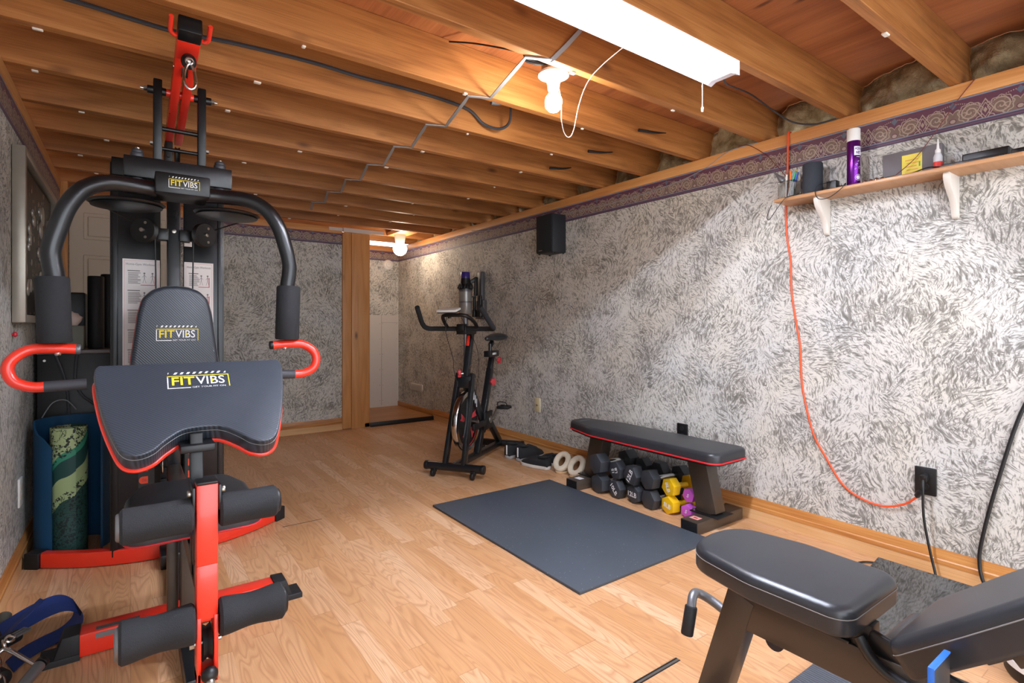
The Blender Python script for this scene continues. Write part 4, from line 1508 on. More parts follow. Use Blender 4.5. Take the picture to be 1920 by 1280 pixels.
# crank and pedals
mb = MB()
mb.cyl((0.55, -0.055, 0.31), (0.55, 0.055, 0.31), 0.028, seg=20, bev=0.003)
mb.bar((0.55, -0.07, 0.31), (0.63, -0.075, 0.40), 0.014, 0.022, 0.003)
mb.bar((0.55, 0.07, 0.31), (0.47, 0.075, 0.22), 0.014, 0.022, 0.003)
cr_ = L('crank', mb, 'steel')
for s, c in ((-1, (0.63, -0.135, 0.40)), (1, (0.47, 0.135, 0.22))):
    mb = MB()
    c = Vector(c)
    for dx in (-0.038, 0.038):
        mb.box(c + Vector((dx - 0.004, -0.045, -0.012)), c + Vector((dx + 0.004, 0.045, 0.012)), 0.002)
    for dy in (-0.045, 0.0, 0.045):
        mb.box(c + Vector((-0.04, dy - 0.004, -0.010)), c + Vector((0.04, dy + 0.004, 0.010)), 0.002)
    mb.tube(cr([c + Vector((-0.035, -0.04, 0.01)), c + Vector((-0.06, -0.03, 0.045)), c + Vector((-0.06, 0.03, 0.045)), c + Vector((-0.035, 0.04, 0.01))], 5), 0.004, 6)
    mb.cyl(c - Vector((0, s * -0.06, 0)), c, 0.006, seg=8)
    L('pedal', mb, 'plastic', cr_)
mb = MB()
mb.box((0.44, -0.05, 0.24), (0.60, -0.03, 0.38), 0.01)
mb.box((0.22, -0.055, 0.28), (0.46, -0.035, 0.33), 0.008)
L('chain_guard', mb, 'plastic')
# handlebar with horns, inner loop and clamp
mb = MB()
hb = [(-0.10, 0.235, 1.175), (-0.055, 0.245, 1.13), (0.03, 0.262, 1.055), (0.09, 0.255, 1.028), (0.13, 0.20, 1.025), (0.135, 0.0, 1.025), (0.13, -0.20, 1.025), (0.09, -0.255, 1.028), (0.03, -0.262, 1.055), (-0.055, -0.245, 1.13), (-0.10, -0.235, 1.175)]
mb.tube(cr(hb, 8), 0.0175, 14)
hbar = L('handlebar', mb, 'foam')
mb = MB()
mb.tube(cr([(0.135, 0.115, 1.028), (0.075, 0.115, 1.075), (0.0, 0.085, 1.115), (-0.01, 0.0, 1.12), (0.0, -0.085, 1.115), (0.075, -0.115, 1.075), (0.135, -0.115, 1.028)], 8), 0.013, 12)
L('inner_loop', mb, 'plastic', hbar)
mb = MB()
mb.box((0.11, -0.04, 0.985), (0.30, 0.04, 1.045), 0.008)
mb.box((0.09, -0.03, 1.01), (0.16, 0.03, 1.06), 0.008)
L('handlebar_clamp', mb, 'plastic', hbar)
mb = MB()
Mx = Matrix.Translation((0.02, 0.055, 1.155)) @ Matrix.Rotation(R(-14), 4, 'Y')
mb.box((-0.04, -0.075, -0.008), (0.05, 0.075, 0.010), 0.006, 2, Mx)
mb.mi = 1
mb.box((-0.038, -0.073, -0.014), (0.048, 0.073, -0.006), 0.004, 2, Mx)
mb.cyl((0.03, 0.05, 1.10), (0.02, 0.055, 1.145), 0.013, seg=12)
L('console', mb, [M['white'], M['plastic']])
mb = MB()
mb.tube(cr([(0.03, 0.07, 1.13), (0.04, 0.085, 1.0), (0.10, 0.06, 0.82), (0.12, 0.06, 0.72), (0.16, 0.05, 0.62)], 6), 0.0025, 6)
mb.tube(cr([(0.05, -0.02, 1.12), (0.22, -0.07, 0.9), (0.24, -0.08, 0.72), (0.23, -0.06, 0.56)], 6), 0.0018, 6)
L('sensor_wire', mb, 'blackcable')

# ------------------------------------------------------------------ stick vacuum on its wall dock
vc = thing('stick_vacuum', 'grey stick vacuum with purple top hanging in its wall dock behind the spin bike', 'vacuum cleaner', (2.58, 4.34, 0.9))
vx, vy = 2.575, 4.345
def V(name, mb, mats, parent=None, **k):
    return mb.build(name, mats if isinstance(mats, list) else (M[mats] if isinstance(mats, str) else mats), parent or vc, **k)
T = Matrix.Translation((vx, vy, 0))
mb = MB()
mb.lathe([(0, 1.553), (0.040, 1.553), (0.044, 1.547), (0.045, 1.492), (0.0, 1.492)], 28, T)
V('filter_cap', mb, plain('purple_plastic', '#3a2a78', 0.3))
mb = MB()
mb.lathe([(0.0, 1.493), (0.046, 1.493), (0.053, 1.43), (0.060, 1.402), (0.0, 1.402)], 28, T)
for k in range(14):
    a = 2 * PI * k / 14
    mb.cyl((vx + 0.056 * math.cos(a), vy + 0.056 * math.sin(a), 1.44), (vx + 0.068 * math.cos(a), vy + 0.068 * math.sin(a), 1.395), 0.011, 0.012, seg=10, bev=0.003)
mb.lathe([(0.05, 1.402), (0.066, 1.402), (0.068, 1.396), (0.066, 1.385), (0.05, 1.385)], 28, T)
V('cyclone', mb, 'plastic')
M['bandgrey'] = plain('bin_band_grey', '#5b5658', 0.3)
mb = MB()
mb.lathe([(0.0, 1.386), (0.062, 1.386), (0.062, 1.17), (0.056, 1.155), (0, 1.155)], 28, T)
V('dust_bin', mb, plain('bin_plastic', '#8f8a86', 0.18, 0.2, 0.05))
for z0, z1 in ((1.366, 1.384), (1.262, 1.275)):
    mb = MB()
    mb.lathe([(0.0622, z1), (0.064, z1), (0.064, z0), (0.0622, z0)], 28, T)
    V('bin_band', mb, M['bandgrey'])
mb = MB()
mb.cyl((vx, vy, 1.156), (vx, vy, 0.985), 0.026, seg=18, bev=0.004)
mb.cyl((vx, vy, 0.99), (vx, vy, 0.42), 0.0175, seg=16)
V('wand', mb, M['grey'])
mb = MB()
mb.box((vx - 0.05, vy - 0.12, 0.36), (vx + 0.05, vy + 0.12, 0.43), 0.015, 3)
V('floor_head', mb, 'plastic')
mb = MB()
mb.bar((vx + 0.045, vy - 0.01, 1.455), (2.685, vy - 0.03, 1.50), 0.03, 0.038, 0.008)
mb.bar((2.675, vy - 0.03, 1.51), (2.672, vy - 0.03, 1.33), 0.028, 0.034, 0.008, up=(1, 0, 0))
mb.bar((2.675, vy - 0.03, 1.335), (vx + 0.055, vy - 0.01, 1.315), 0.018, 0.012, 0.003)
V('handle', mb, 'plastic')
dk = thing('vacuum_dock', 'dark grey wall dock holding the stick vacuum and two small tools', 'dock', (2.72, 4.29, 1.1))
mb = MB()
mb.box((2.702, 4.262, 1.285), (2.745, 4.338, 1.56), 0.01, 3)
mb.box((2.70, 4.23, 1.11), (2.745, 4.37, 1.29), 0.008, 3)
mb.build('dock_body', plain('dock_grey', '#4d4b4e', 0.4), dk)
for dy in (-0.055, 0.055):
    mb = MB()
    mb.cyl((2.68, 4.30 + dy, 1.33), (2.68, 4.30 + dy, 1.20), 0.016, 0.014, seg=14, bev=0.003)
    mb.cyl((2.68, 4.30 + dy, 1.20), (2.68, 4.30 + dy, 1.13), 0.019, 0.022, seg=14, bev=0.003)
    mb.build('tool', M['plastic'], dk)

# ------------------------------------------------------------------ loudspeaker
spk = thing('wall_speaker', 'black loudspeaker box mounted high on the wallpapered right wall', 'speaker', (2.67, 3.2, 1.606))
mb = MB()
mb.box((2.612, 3.107, 1.612), (2.745, 3.297, 1.905), 0.003)
mb.build('cabinet', plain('speaker_vinyl', '#1d2026', 0.5, 0, 0.05, 30), spk)
mb = MB()
mb.box((2.600, 3.109, 1.615), (2.612, 3.295, 1.903), 0.004)
gr = mb.build('grille', plain('speaker_cloth', '#14161b', 0.9, 0, 0.1, 300), spk)
mb = MB()
mb.box((2.599, 3.22, 1.628), (2.6005, 3.262, 1.634))
mb.build('badge', M['steel'], gr, smooth=False)
mb = MB()
for x in (2.625, 2.73):
    for y in (3.12, 3.285):
        mb.cyl((x, y, 1.604), (x, y, 1.612), 0.008, seg=10)
mb.build('foot', M['rubber'], spk)
# ------------------------------------------------------------------ rubber mats
g = G('gym_mat')
n = g.noise(g.ob, 2.5, 3.0)
c = g.mix(n, '#3b4148', '#474e57')
sp_ = g.vor(g.ob, 95.0)
fl_ = g.m_('MULTIPLY', g.m_('LESS_THAN', sp_.outputs['Distance'], 0.16), g.m_('GREATER_THAN', g.white(sp_.outputs['Color']), 0.86))
c = g.mix(g.m_('MULTIPLY', fl_, 0.6), c, '#9aa0a6')
gr = g.noise(g.ob, 480.0, 2.0)
M['mat'] = g.out(c, 0.62, normal=g.bump(gr, 0.35, 0.002), spec=0.45)
mb = MB()
x0, y0 = 1.42, 1.525
mb.box((1.419, 1.525, 0.0005), (2.295, 2.764, 0.0125), 0.002)
mb2 = mb.build('rubber_mat', M['mat'])
tag(mb2, 'black speckled rubber stall mat lying on the laminate before the flat bench', 'mat')
g = G('ribbed_mat')
s = g.sep(g.uv)
w = g.m_('MULTIPLY_ADD', g.m_('SINE', g.m_('MULTIPLY', s[0], 620.0)), 0.5, 0.5)
M['ribbed'] = g.out(g.mix(w, '#3c4047', '#555a62'), 0.6, normal=g.bump(w, 0.6, 0.004))
mb = MB()
mb.box((1.48, -0.11, 0.0005), (1.90, 0.79, 0.008), 0.002)
o = mb.build('ribbed_mat', M['ribbed'])
tag(o, 'dark grey ribbed mat on the floor under the incline bench', 'mat')

# ------------------------------------------------------------------ flat bench
fb = thing('flat_bench', 'low black flat weight bench with red piping along the right wall', 'weight bench', (2.485, 2.1, 0))
def B(name, mb, mats, parent=None, **k):
    return mb.build(name, mats if isinstance(mats, list) else (M[mats] if isinstance(mats, str) else mats), parent or fb, **k)
bx0 = 2.475
out = rounded([(-0.150, -0.575), (0.150, -0.575), (0.155, 0.30), (0.075, 0.585), (-0.075, 0.585), (-0.155, 0.30)], [0.055, 0.055, 0.25, 0.06, 0.06, 0.25], 7)
F0 = Matrix.Translation((bx0, 2.105, 0.415))
mb = MB()
mb.prism(out, -0.052, 0, F0, 0.020, 5, 0.002)
pd = B('pad', mb, 'flat_vinyl', ang=60)
mb = MB()
mb.tube([F0 @ Vector((p[0] * 1.004, p[1] * 1.002, -0.052)) for p in out], 0.0045, 8, closed=True)
B('piping', mb, 'redpipe', pd)
mb = MB()
mb.prism([(p[0] * 0.97, p[1] * 0.985) for p in out], -0.066, -0.050, F0)
B('underboard', mb, 'plastic', pd)
mb = MB()
for i in range(5):
    mb.torus((bx0 - 0.05 + 0.02 * i, 2.60, 0.4155), 0.008, 0.0012, (0, 0, 1), 14, 4)
B('worn_print', mb, M['grey'], pd)
for s, yb, yt in ((-1, 1.665, 1.735), (1, 2.535, 2.465)):
    mb = MB()
    mb.box((2.292, yb - 0.055 if s < 0 else yb - 0.045, 0.002), (2.695, yb + 0.045 if s < 0 else yb + 0.055, 0.062), 0.003)
    ft = B('foot', mb, 'brownblack')
    mb = MB()
    mb.box((2.2905, yb - 0.053 if s < 0 else yb - 0.043, 0.004), (2.294, yb + 0.043 if s < 0 else yb + 0.053, 0.060), 0.001)
    B('foot_cap', mb, 'plastic', ft)
    mb = MB()
    mb.box((2.335, yb - 0.025, 0.0622), (2.375, yb + 0.025, 0.0628))
    if s < 0:
        mb.mi = 1
        mb.box((2.348, yb - 0.012, 0.0628), (2.362, yb + 0.012, 0.0632))
    B('sticker', mb, [plain('pale_sticker', '#dcdcdc' if s > 0 else '#e9a89c', 0.5), M['redprint']], ft, smooth=False)
    mb = MB()
    mb.bar((2.49, yb, 0.062), (2.49, yt, 0.352), 0.085, 0.115, 0.004, up=(0, 1, 0))
    pt = B('post', mb, 'brownblack')
    mb = MB()
    mb.box((2.42, yb - 0.085, 0.0615), (2.56, yb + 0.085, 0.067), 0.002)
    mb.mi = 1
    for dx in (-0.03, 0.03):
        mb.cyl((2.49 + dx - 0.02, yb + 0.072, 0.067), (2.49 + dx - 0.02, yb + 0.072, 0.074), 0.008, seg=10)
    mb.mi = 0
    mb.box((2.42, yt - 0.10, 0.346), (2.56, yt + 0.10, 0.352), 0.002)
    B('flange', mb, [M['plastic'], M['steel']], pt)

# ------------------------------------------------------------------ dumbbells under the flat bench
def dumbbell(label, x, y, z, r, Ln, hd, head_m, handle_m, text=None, roll=0.0, rz=0.0, group='dumbbells under the flat bench', txt_m='logo_white', rot=0.0):
    rz -= R(6)
    d = thing('dumbbell', label, 'dumbbell', (x, y, z), rz, group)
    Q = Matrix.Rotation(PI / 2, 4, 'Y')     # local z -> x
    for k, s in enumerate((0, 1)):
        mb = MB()
        o = [(r * math.cos(roll + PI / 3 * i), r * math.sin(roll + PI / 3 * i)) for i in range(6)]
        a, b = (0, hd) if s == 0 else (Ln - hd, Ln)
        bv = r * (0.05 if handle_m == 'chrome' else 0.13)
        mb.prism(o, a, b, Matrix.Rotation(PI / 2, 4, 'Y'), bv, 2, bv)
        h = mb.build('weight_head', M[head_m], d, world=False, ang=28)
        if text and s == 0:
            mb = MB()
            Ft = frame((-0.0006, 0, 0), (0, -math.cos(rot), math.sin(rot)), (0, math.sin(rot), math.cos(rot)))
            mb.text(text, Ft, height=r * (0.95 if '\n' in text else 0.50), bold=0.02)
            mb.build('weight_marking', M[txt_m], h, world=False, smooth=False)
    mb = MB()
    n = 10
    P_ = [(hd - 0.002 + (Ln - 2 * hd + 0.004) * i / n, 0, 0) for i in range(n + 1)]
    mb.tube(P_, [r * (0.24 + 0.05 * math.sin(PI * i / n)) for i in range(n + 1)], 16)
    mb.build('handle', M[handle_m], d, world=False)
    return d
M['yellowdb'] = plain('yellow_vinyl', '#e8b90f', 0.45, 0, 0.04)
M['pinkdb'] = plain('magenta_vinyl', '#c65bc9', 0.45, 0, 0.04)
r_ = 0.060
hz = r_ * math.cos(PI / 6)
G1 = 'dumbbells under the flat bench'
dumbbell('black hex dumbbell with chrome handle, top of the pile beside the sheepskin slippers', 2.36, 2.398, 0.183, 0.066, 0.30, 0.076, 'hexrub', 'chrome', None, 0.18, R(-3))
dumbbell('black hex dumbbell with chrome handle, lowest of the pile beside the sheepskin slippers', 2.372, 2.396, 0.0565, 0.064, 0.28, 0.069, 'hexrub', 'chrome', None, PI / 3, R(-3))
dumbbell('black hex dumbbell marked 15 LB stacked on the one marked 10 LB', 2.392, 2.264, 0.166, 0.058, 0.26, 0.060, 'hexrub', 'hexrub', '15\nLB', 0.22, R(-3), rot=1.9)
dumbbell('black hex dumbbell marked 10 LB on the floor under the one marked 15 LB', 2.386, 2.263, 0.0525, 0.058, 0.24, 0.053, 'hexrub', 'hexrub', '10LB', 0.36, R(-3), rot=-0.8)
dumbbell('black rounded dumbbell marked 12 LB resting tilted on its floor twin', 2.384, 2.136, 0.166, 0.061, 0.27, 0.065, 'hexrub', 'hexrub', '12LB', 0.5, R(-3), rot=1.1)
dumbbell('black rounded dumbbell marked 12LB level on the floor', 2.402, 2.132, 0.0535, 0.058, 0.26, 0.060, 'hexrub', 'hexrub', '12LB', 0.02, R(-3), rot=0.0)
dumbbell('black hex dumbbell with chrome handle, on top next to the yellow dumbbells', 2.394, 2.016, 0.1665, 0.058, 0.29, 0.058, 'hexrub', 'chrome', None, 0.26, R(-3))
dumbbell('black hex dumbbell with chrome handle, on the floor next to the yellow dumbbells', 2.40, 2.016, 0.052, 0.058, 0.26, 0.057, 'hexrub', 'chrome', None, 0.38, R(-3))
dumbbell('yellow hex dumbbell marked 8LB stacked on the other yellow one', 2.43, 1.899, 0.1475, 0.053, 0.20, 0.055, 'yellowdb', 'yellowdb', '8LB', 0.25, R(-3), rot=-1.2)
dumbbell('yellow hex dumbbell marked 8LB lying on the floor under its twin', 2.425, 1.899, 0.047, 0.053, 0.20, 0.055, 'yellowdb', 'yellowdb', '8LB', 0.02, R(-3), rot=-0.15)
dumbbell('magenta dumbbell marked 5 stacked on the other magenta one', 2.475, 1.800, 0.118, 0.040, 0.18, 0.05, 'pinkdb', 'pinkdb', '5', 0.3, R(4), rot=-0.4)
dumbbell('magenta dumbbell marked 5 on the floor under its twin', 2.455, 1.797, 0.036, 0.040, 0.18, 0.05, 'pinkdb', 'pinkdb', '5', 0.02, R(4), rot=-0.4)

# ------------------------------------------------------------------ shoes and slippers by the wall
def shoe(name, label, x, y, rz, ln=0.27, wd=0.095, ht=0.085, sole_m=None, upper_m=None, heel_tab=False, group=None):
    s = thing(name, label, 'shoe', (x, y, 0), rz, group)
    def half(t):
        # half width along the foot, t 0 heel .. 1 toe
        return wd / 2 * (0.74 + 0.30 * math.sin(PI * min(1, max(0, t * 1.1 - 0.12))) ** 1.2) * (1 if 0.06 < t < 0.8 else (math.sqrt(max(0, 1 - ((t - 0.8) / 0.2) ** 2)) if t >= 0.8 else math.sqrt(max(0.0, 1 - ((0.06 - t) / 0.065) ** 2))))
    ts = [i / 22 for i in range(23)]
    out = [(ln * t, -max(half(t), 0.002)) for t in ts] + [(ln * t, max(half(t), 0.002)) for t in reversed(ts)]
    mb = MB()
    mb.prism(out, 0.001, 0.026, None, 0.005, 2, 0.004)
    mb.build('sole', sole_m, s, world=False)
    t_ = bmesh.new()
    rows = []
    N = 18
    for i in range(21):
        t = i / 20
        w = max(half(min(max(t, 0.02), 0.985)) * 0.94, 0.004)
        if t < 0.42:
            h = ht * (1.0 - 0.10 * math.sin(PI * t / 0.42))
        else:
            h = ht * (0.36 + 0.64 * max(0, (1 - t) / 0.58) ** 0.85)
        if t > 0.93:
            h *= 0.82
        ring = []
        for j in range(N + 1):
            a = PI * j / N
            ca, sa = math.cos(a), math.sin(a)
            pw = 0.75
            ring.append(t_.verts.new((ln * (0.01 + 0.97 * t), w * math.copysign(abs(ca) ** pw, ca), 0.022 + (h - 0.022) * sa ** 0.7 if sa > 0 else 0.022)))
        rows.append(ring)
    for A, C_ in zip(rows, rows[1:]):
        for j in range(N):
            t_.faces.new((A[j], A[j + 1], C_[j + 1], C_[j]))
    t_.faces.new(rows[0])
    t_.faces.new(rows[-1][::-1])
    bmesh.ops.recalc_face_normals(t_, faces=t_.faces[:])
    mb = MB()
    mb._add(t_)
    up = mb.build('upper', upper_m, s, world=False, ang=70)
    mb = MB()
    pts = [(ln * (0.21 + 0.155 * math.cos(2 * PI * k / 20)), wd * 0.29 * math.sin(2 * PI * k / 20), ht * (0.985 + 0.06 * math.cos(2 * PI * k / 20) * -1)) for k in range(20)]
    mb.tube(pts, 0.006, 8, closed=True)
    mb.mi = 1
    mb.poly([(p[0], p[1], p[2] + 0.0015) for p in pts])
    mb.build('collar', [upper_m, M['blackcable']], up, world=False)
    mb = MB()
    for k in range(5):
        xx = ln * (0.43 + 0.065 * k)
        zz = 0.022 + (ht * (0.36 + 0.64 * ((1 - (xx / ln)) / 0.58) ** 0.85) - 0.022) + 0.002
        mb.tube(cr([(xx, -0.022, zz - 0.006), (xx + 0.003, 0, zz), (xx, 0.022, zz - 0.006)], 4), 0.0025, 6)
    mb.build('laces', plain('shoe_laces', '#232427', 0.8), up, world=False)
    if heel_tab:
        mb = MB()
        mb.box((-0.002, -0.006, 0.032), (0.006, 0.006, ht * 0.92), 0.002)
        mb.build('heel_tab', M['logo_white'], up, world=False)
    return s
M['knit'] = plain('black_knit', '#1d1e21', 0.85, 0, 0.15, 120, 0.4, 700)
M['greysole'] = plain('grey_sole', '#a9a7a4', 0.7, 0, 0.04)
M['whitesole'] = plain('white_sole', '#d4cdc4', 0.7, 0, 0.06)
g1 = 'black running shoes by the wall'
shoe('sneaker', 'black high-collared trainer with pale grey sole, nearer the spin bike', 2.405, 3.425, R(8), 0.28, 0.10, 0.115, M['greysole'], M['knit'], True, g1)
shoe('sneaker', 'black high-collared trainer with pale grey sole, between its mate and the black running shoes', 2.425, 3.305, R(6), 0.28, 0.10, 0.115, M['greysole'], M['knit'], True, g1)
shoe('sneaker', 'black low running shoe with wavy white sole showing its side', 2.475, 2.978, R(103), 0.27, 0.10, 0.085, M['whitesole'], M['knit'], False, g1)
shoe('sneaker', 'black low running shoe against the baseboard behind its mate', 2.600, 2.968, R(100), 0.27, 0.10, 0.085, M['whitesole'], M['knit'], False, g1)
g = G('fleece')
n = g.noise(g.ob, 170.0, 4.0, 0.7)
M['fleece'] = g.out(g.mix(n, '#d6c9ae', '#ece2cd'), 0.95, normal=g.bump(n, 0.8, 0.006), sheen=0.3)
M['suede'] = plain('tan_suede', '#b98d62', 0.9, 0, 0.1, 60)
def slipper(label, x, y, rz):
    s = thing('slipper', label, 'slipper', (x, y, 0), rz, 'sheepskin slippers')
    mb = MB()
    ts = [i / 20 for i in range(21)]
    hw = lambda t: 0.05 * (0.85 + 0.2 * math.sin(PI * t)) * math.sqrt(max(0.02, 1 - abs(2 * t - 1) ** 5))
    mb.prism([(0.26 * t, -hw(t)) for t in ts] + [(0.26 * t, hw(t)) for t in reversed(ts)], 0.001, 0.016, None, 0.004, 2, 0.003)
    mb.build('sole', plain('slipper_sole', '#c9a77c', 0.8), s, world=False)
    t_ = bmesh.new()
    rows = []
    for i in range(16):
        t = 0.30 + 0.68 * i / 15
        w = max(hw(t) * 0.98, 0.006)
        h = 0.095 * (1 - ((t - 0.30) / 0.72) ** 2.2) + 0.02
        ring = [t_.verts.new((0.26 * t, w * math.cos(PI * j / 14), 0.013 + h * math.sin(PI * j / 14) ** 0.8 if 0 < j < 14 else 0.013)) for j in range(15)]
        rows.append(ring)
    for A, C_ in zip(rows, rows[1:]):
        for j in range(14):
            t_.faces.new((A[j], A[j + 1], C_[j + 1], C_[j]))
    t_.faces.new(rows[-1][::-1])
    bmesh.ops.recalc_face_normals(t_, faces=t_.faces[:])
    mb = MB()
    mb._add(t_)
    mb.build('upper', M['suede'], s, world=False, ang=70)
    mb = MB()
    c = Vector((0.055, 0, 0.064))
    pts = []
    for k in range(24):
        a = 2 * PI * k / 24
        pts.append((0.045 + 0.055 * (1 + math.sin(a)) * 0.62 - 0.02, 0.049 * math.cos(a), 0.030 + 0.046 * (1 + math.sin(a))))
    mb.tube(pts, 0.0205, 14, closed=True)
    mb.build('fleece_cuff', M['fleece'], s, world=False)
    mb = MB()
    mb.prism([(0.24 * t + 0.01, -hw(t) * 0.75) for t in ts] + [(0.24 * t + 0.01, hw(t) * 0.75) for t in reversed(ts)], 0.016, 0.03, None, 0.006, 2)
    mb.build('insole', M['fleece'], s, world=False)
slipper('cream fleece slipper standing between the running shoes and its mate', 2.45, 2.868, R(12))
slipper('cream fleece slipper beside the far foot of the flat bench', 2.455, 2.725, R(8))

# ------------------------------------------------------------------ incline bench, cut by the frame
ib = thing('incline_bench', 'black adjustable incline weight bench with raised backrest', 'weight bench', (1.29, 0.45, 0))
def I(name, mb, mats, parent=None, **k):
    return mb.build(name, mats if isinstance(mats, list) else (M[mats] if isinstance(mats, str) else mats), parent or ib, **k)
def pad2(name, F, out, th, bev):
    mb = MB()
    mb.prism(out, -th, 0, F, bev, 6, 0.008)
    o = I(name, mb, 'smooth_vinyl', ang=60)
    mb = MB()
    cx = sum(p[0] for p in out) / len(out); cy = sum(p[1] for p in out) / len(out)
    mb.tube([F @ Vector((p[0], p[1], -bev - 0.002)) + F.to_3x3() @ (Vector((p[0] - cx, p[1] - cy, 0)).normalized() * 0.0006) for p in out], 0.0011, 5, closed=True)
    I('stitching', mb, 'thread', o)
    return o
Fse = frame((1.292, 0.655, 0.482), (1, 0, 0), (0, 1, 0.01))
out = rounded([(-0.142, -0.19), (0.142, -0.19), (0.150, 0.02), (0.115, 0.195), (0.0, 0.222), (-0.115, 0.195), (-0.150, 0.02)], [0.045, 0.045, 0.2, 0.1, 0.3, 0.1, 0.2], 7)
pad2('seat_pad', Fse, out, 0.06, 0.020)
sl_ = Vector((0, -0.19, 0.163)).normalized()
Fba = frame((1.292, 0.405, 0.452), (-1, 0, 0), sl_)
out = rounded([(-0.135, -0.008), (0.142, -0.008), (0.150, 0.14), (0.150, 0.72), (-0.150, 0.72), (-0.150, 0.14)], [0.035, 0.03, 0.12, 0.05, 0.05, 0.12], 7)
pad2('backrest', Fba, out, 0.068, 0.022)
mb = MB()
mb.bar((1.27, 0.745, 0.331), (1.27, 0.05, 0.331), 0.052, 0.082, 0.003)
I('main_beam', mb, 'brownblack')
mb = MB()
mb.bar((1.27, 0.748, 0.3725), (1.27, 0.862, -0.005), 0.056, 0.072, 0.003, up=(0, 1, 0))
I('front_leg', mb, 'brownblack')
mb = MB()
mb.box((1.02, 0.84, 0.0), (1.36, 0.90, 0.05), 0.004)
I('front_foot', mb, 'brownblack')
mb = MB()
mb.bar((1.27, 0.1, 0.33), (1.27, -0.15, 0.04), 0.052, 0.07, 0.003, up=(0, 1, 0))
mb.box((1.0, -0.2, 0.0), (1.54, -0.13, 0.05), 0.004)
I('rear_leg', mb, 'brownblack')
mb = MB()
mb.box((1.24, 0.50, 0.371), (1.30, 0.755, 0.378), 0.002)
mb.box((1.25, 0.70, 0.375), (1.29, 0.74, 0.424), 0.003)
mb.box((1.25, 0.46, 0.36), (1.29, 0.52, 0.424), 0.003)
I('seat_bracket', mb, 'black')
mb = MB()
mb.bar((1.255, 0.47, 0.395), (1.255, 0.30, 0.36), 0.016, 0.05, 0.008)
mb.bar((1.285, 0.42, 0.40), (1.285, 0.18, 0.52), 0.05, 0.035, 0.005)
mb.tube(cr([(1.235, 0.48, 0.40), (1.232, 0.45, 0.365), (1.232, 0.40, 0.345), (1.232, 0.28, 0.342)], 6), 0.011, 10)
I('hinge_bracket', mb, 'satin')
mb = MB()
o_ = Fba @ Vector((0.0, 0.08, -0.083))
e_ = Fba @ Vector((0.0, 0.70, -0.083))
mb.bar(o_, e_, 0.05, 0.03, 0.003, up=(0, 1, 1))
mb.bar(Fba @ Vector((0.09, 0.16, -0.08)), Fba @ Vector((0.09, 0.70, -0.08)), 0.03, 0.03, 0.003, up=(0, 1, 1))
mb.bar((1.285, 0.06, 0.60), (1.285, 0.12, 0.36), 0.045, 0.04, 0.003, up=(1, 0, 0))
I('backrest_frame', mb, 'brownblack')
mb = MB()
mb.tube(cr([(1.335, 0.83, 0.255), (1.33, 0.89, 0.275), (1.305, 0.915, 0.292), (1.275, 0.91, 0.296), (1.252, 0.90, 0.272), (1.24, 0.90, 0.235)], 6), 0.0125, 14)
hd_ = I('leg_hook', mb, M['grey'])
mb = MB()
mb.cyl((1.2535, 0.90, 0.279), (1.233, 0.90, 0.205), 0.0165, seg=18, bev=0.004)
I('rubber_grip', mb, 'rubber', hd_)
mb = MB()
Fk = frame((1.2965, 0.735, 0.292), (0, -1, 0), (0, 0, 1))
mb.prism([(0, 0), (0.085, 0), (0.078, -0.0145), (0.012, -0.0145)], -0.003, 0.003, Fk)
mb.tube([Fk @ Vector((0.045 + 0.0165 * math.cos(2 * PI * i / 24), -0.024 + 0.0165 * math.sin(2 * PI * i / 24), 0)) for i in range(24)], 0.0075, 4, closed=True, flat=(0.55, 1.3))
I('eyelet_plate', mb, plain('dark_violet_steel', '#23202b', 0.4))
mb = MB()
mb.cyl((1.38, 0.475, 0.30), (1.60, 0.475, 0.30), 0.036, seg=28, bev=0.008, bseg=3)
rp = I('roller_pad', mb, 'smooth_vinyl')
mb = MB()
mb.cyl((1.29, 0.475, 0.30), (1.39, 0.475, 0.30), 0.012, seg=14)
I('roller_bar', mb, 'black', rp)

mb = MB()
mb.box((1.055, 0.300, 0.0), (1.136, 0.3085, 0.492), 0.004)
o = mb.build('blue_edged_board', [plain('board_black', '#15161b', 0.5)])
WMo = o
tag(o, 'thin upright black board with a bright blue edge beside the incline bench', 'board')
mb = MB()
mb.box((1.0540, 0.2995, 0.002), (1.0560, 0.3090, 0.4935), 0.0015)
mb.box((1.0545, 0.2995, 0.4905), (1.1355, 0.3090, 0.4945), 0.0015)
mb.build('blue_edging', plain('blue_edge', '#2f6fd0', 0.45), o)

g = G('gloss_black')
M['gloss'] = g.out('#08080a', 0.04, ior=2.6)
# glossy black sloped panel by the wall and a round device
mb = MB()
Fw = frame((0, 0, 0), (1, 0, 0), (0, 0, 1))
mb.prism([(1.93, 0.001), (2.43, 0.001), (2.43, 0.120), (2.418, 0.128), (1.93, 0.022)], -0.87, -0.54, Fw, 0.003, 2, 0.003)
o = mb.build('glossy_black_panel', M['gloss'])
tag(o, 'glossy black sloped panel on the floor between the incline bench and right wall', 'panel')
rd = thing('round_device', 'round black device with a white marked rim under the incline bench backrest', 'device', (2.21, 0.33, 0.0))
mb = MB()
mb.lathe([(0, 0.0), (0.115, 0.0), (0.12, 0.01), (0.12, 0.06), (0.11, 0.075), (0.0, 0.082)], 48, Matrix.Translation((2.21, 0.33, 0.001)))
mb.build('body', M['plastic'], rd)
mb = MB()
mb.lathe([(0.1195, 0.035), (0.1215, 0.037), (0.1215, 0.055), (0.1175, 0.064)], 48, Matrix.Translation((2.21, 0.33, 0.001)))
mb.mi = 1
for k in range(40):
    a = 2 * PI * k / 40
    mb.bar((2.21 + 0.122 * math.cos(a), 0.33 + 0.122 * math.sin(a), 0.038), (2.21 + 0.122 * math.cos(a), 0.33 + 0.122 * math.sin(a), 0.052), 0.002, 0.002)
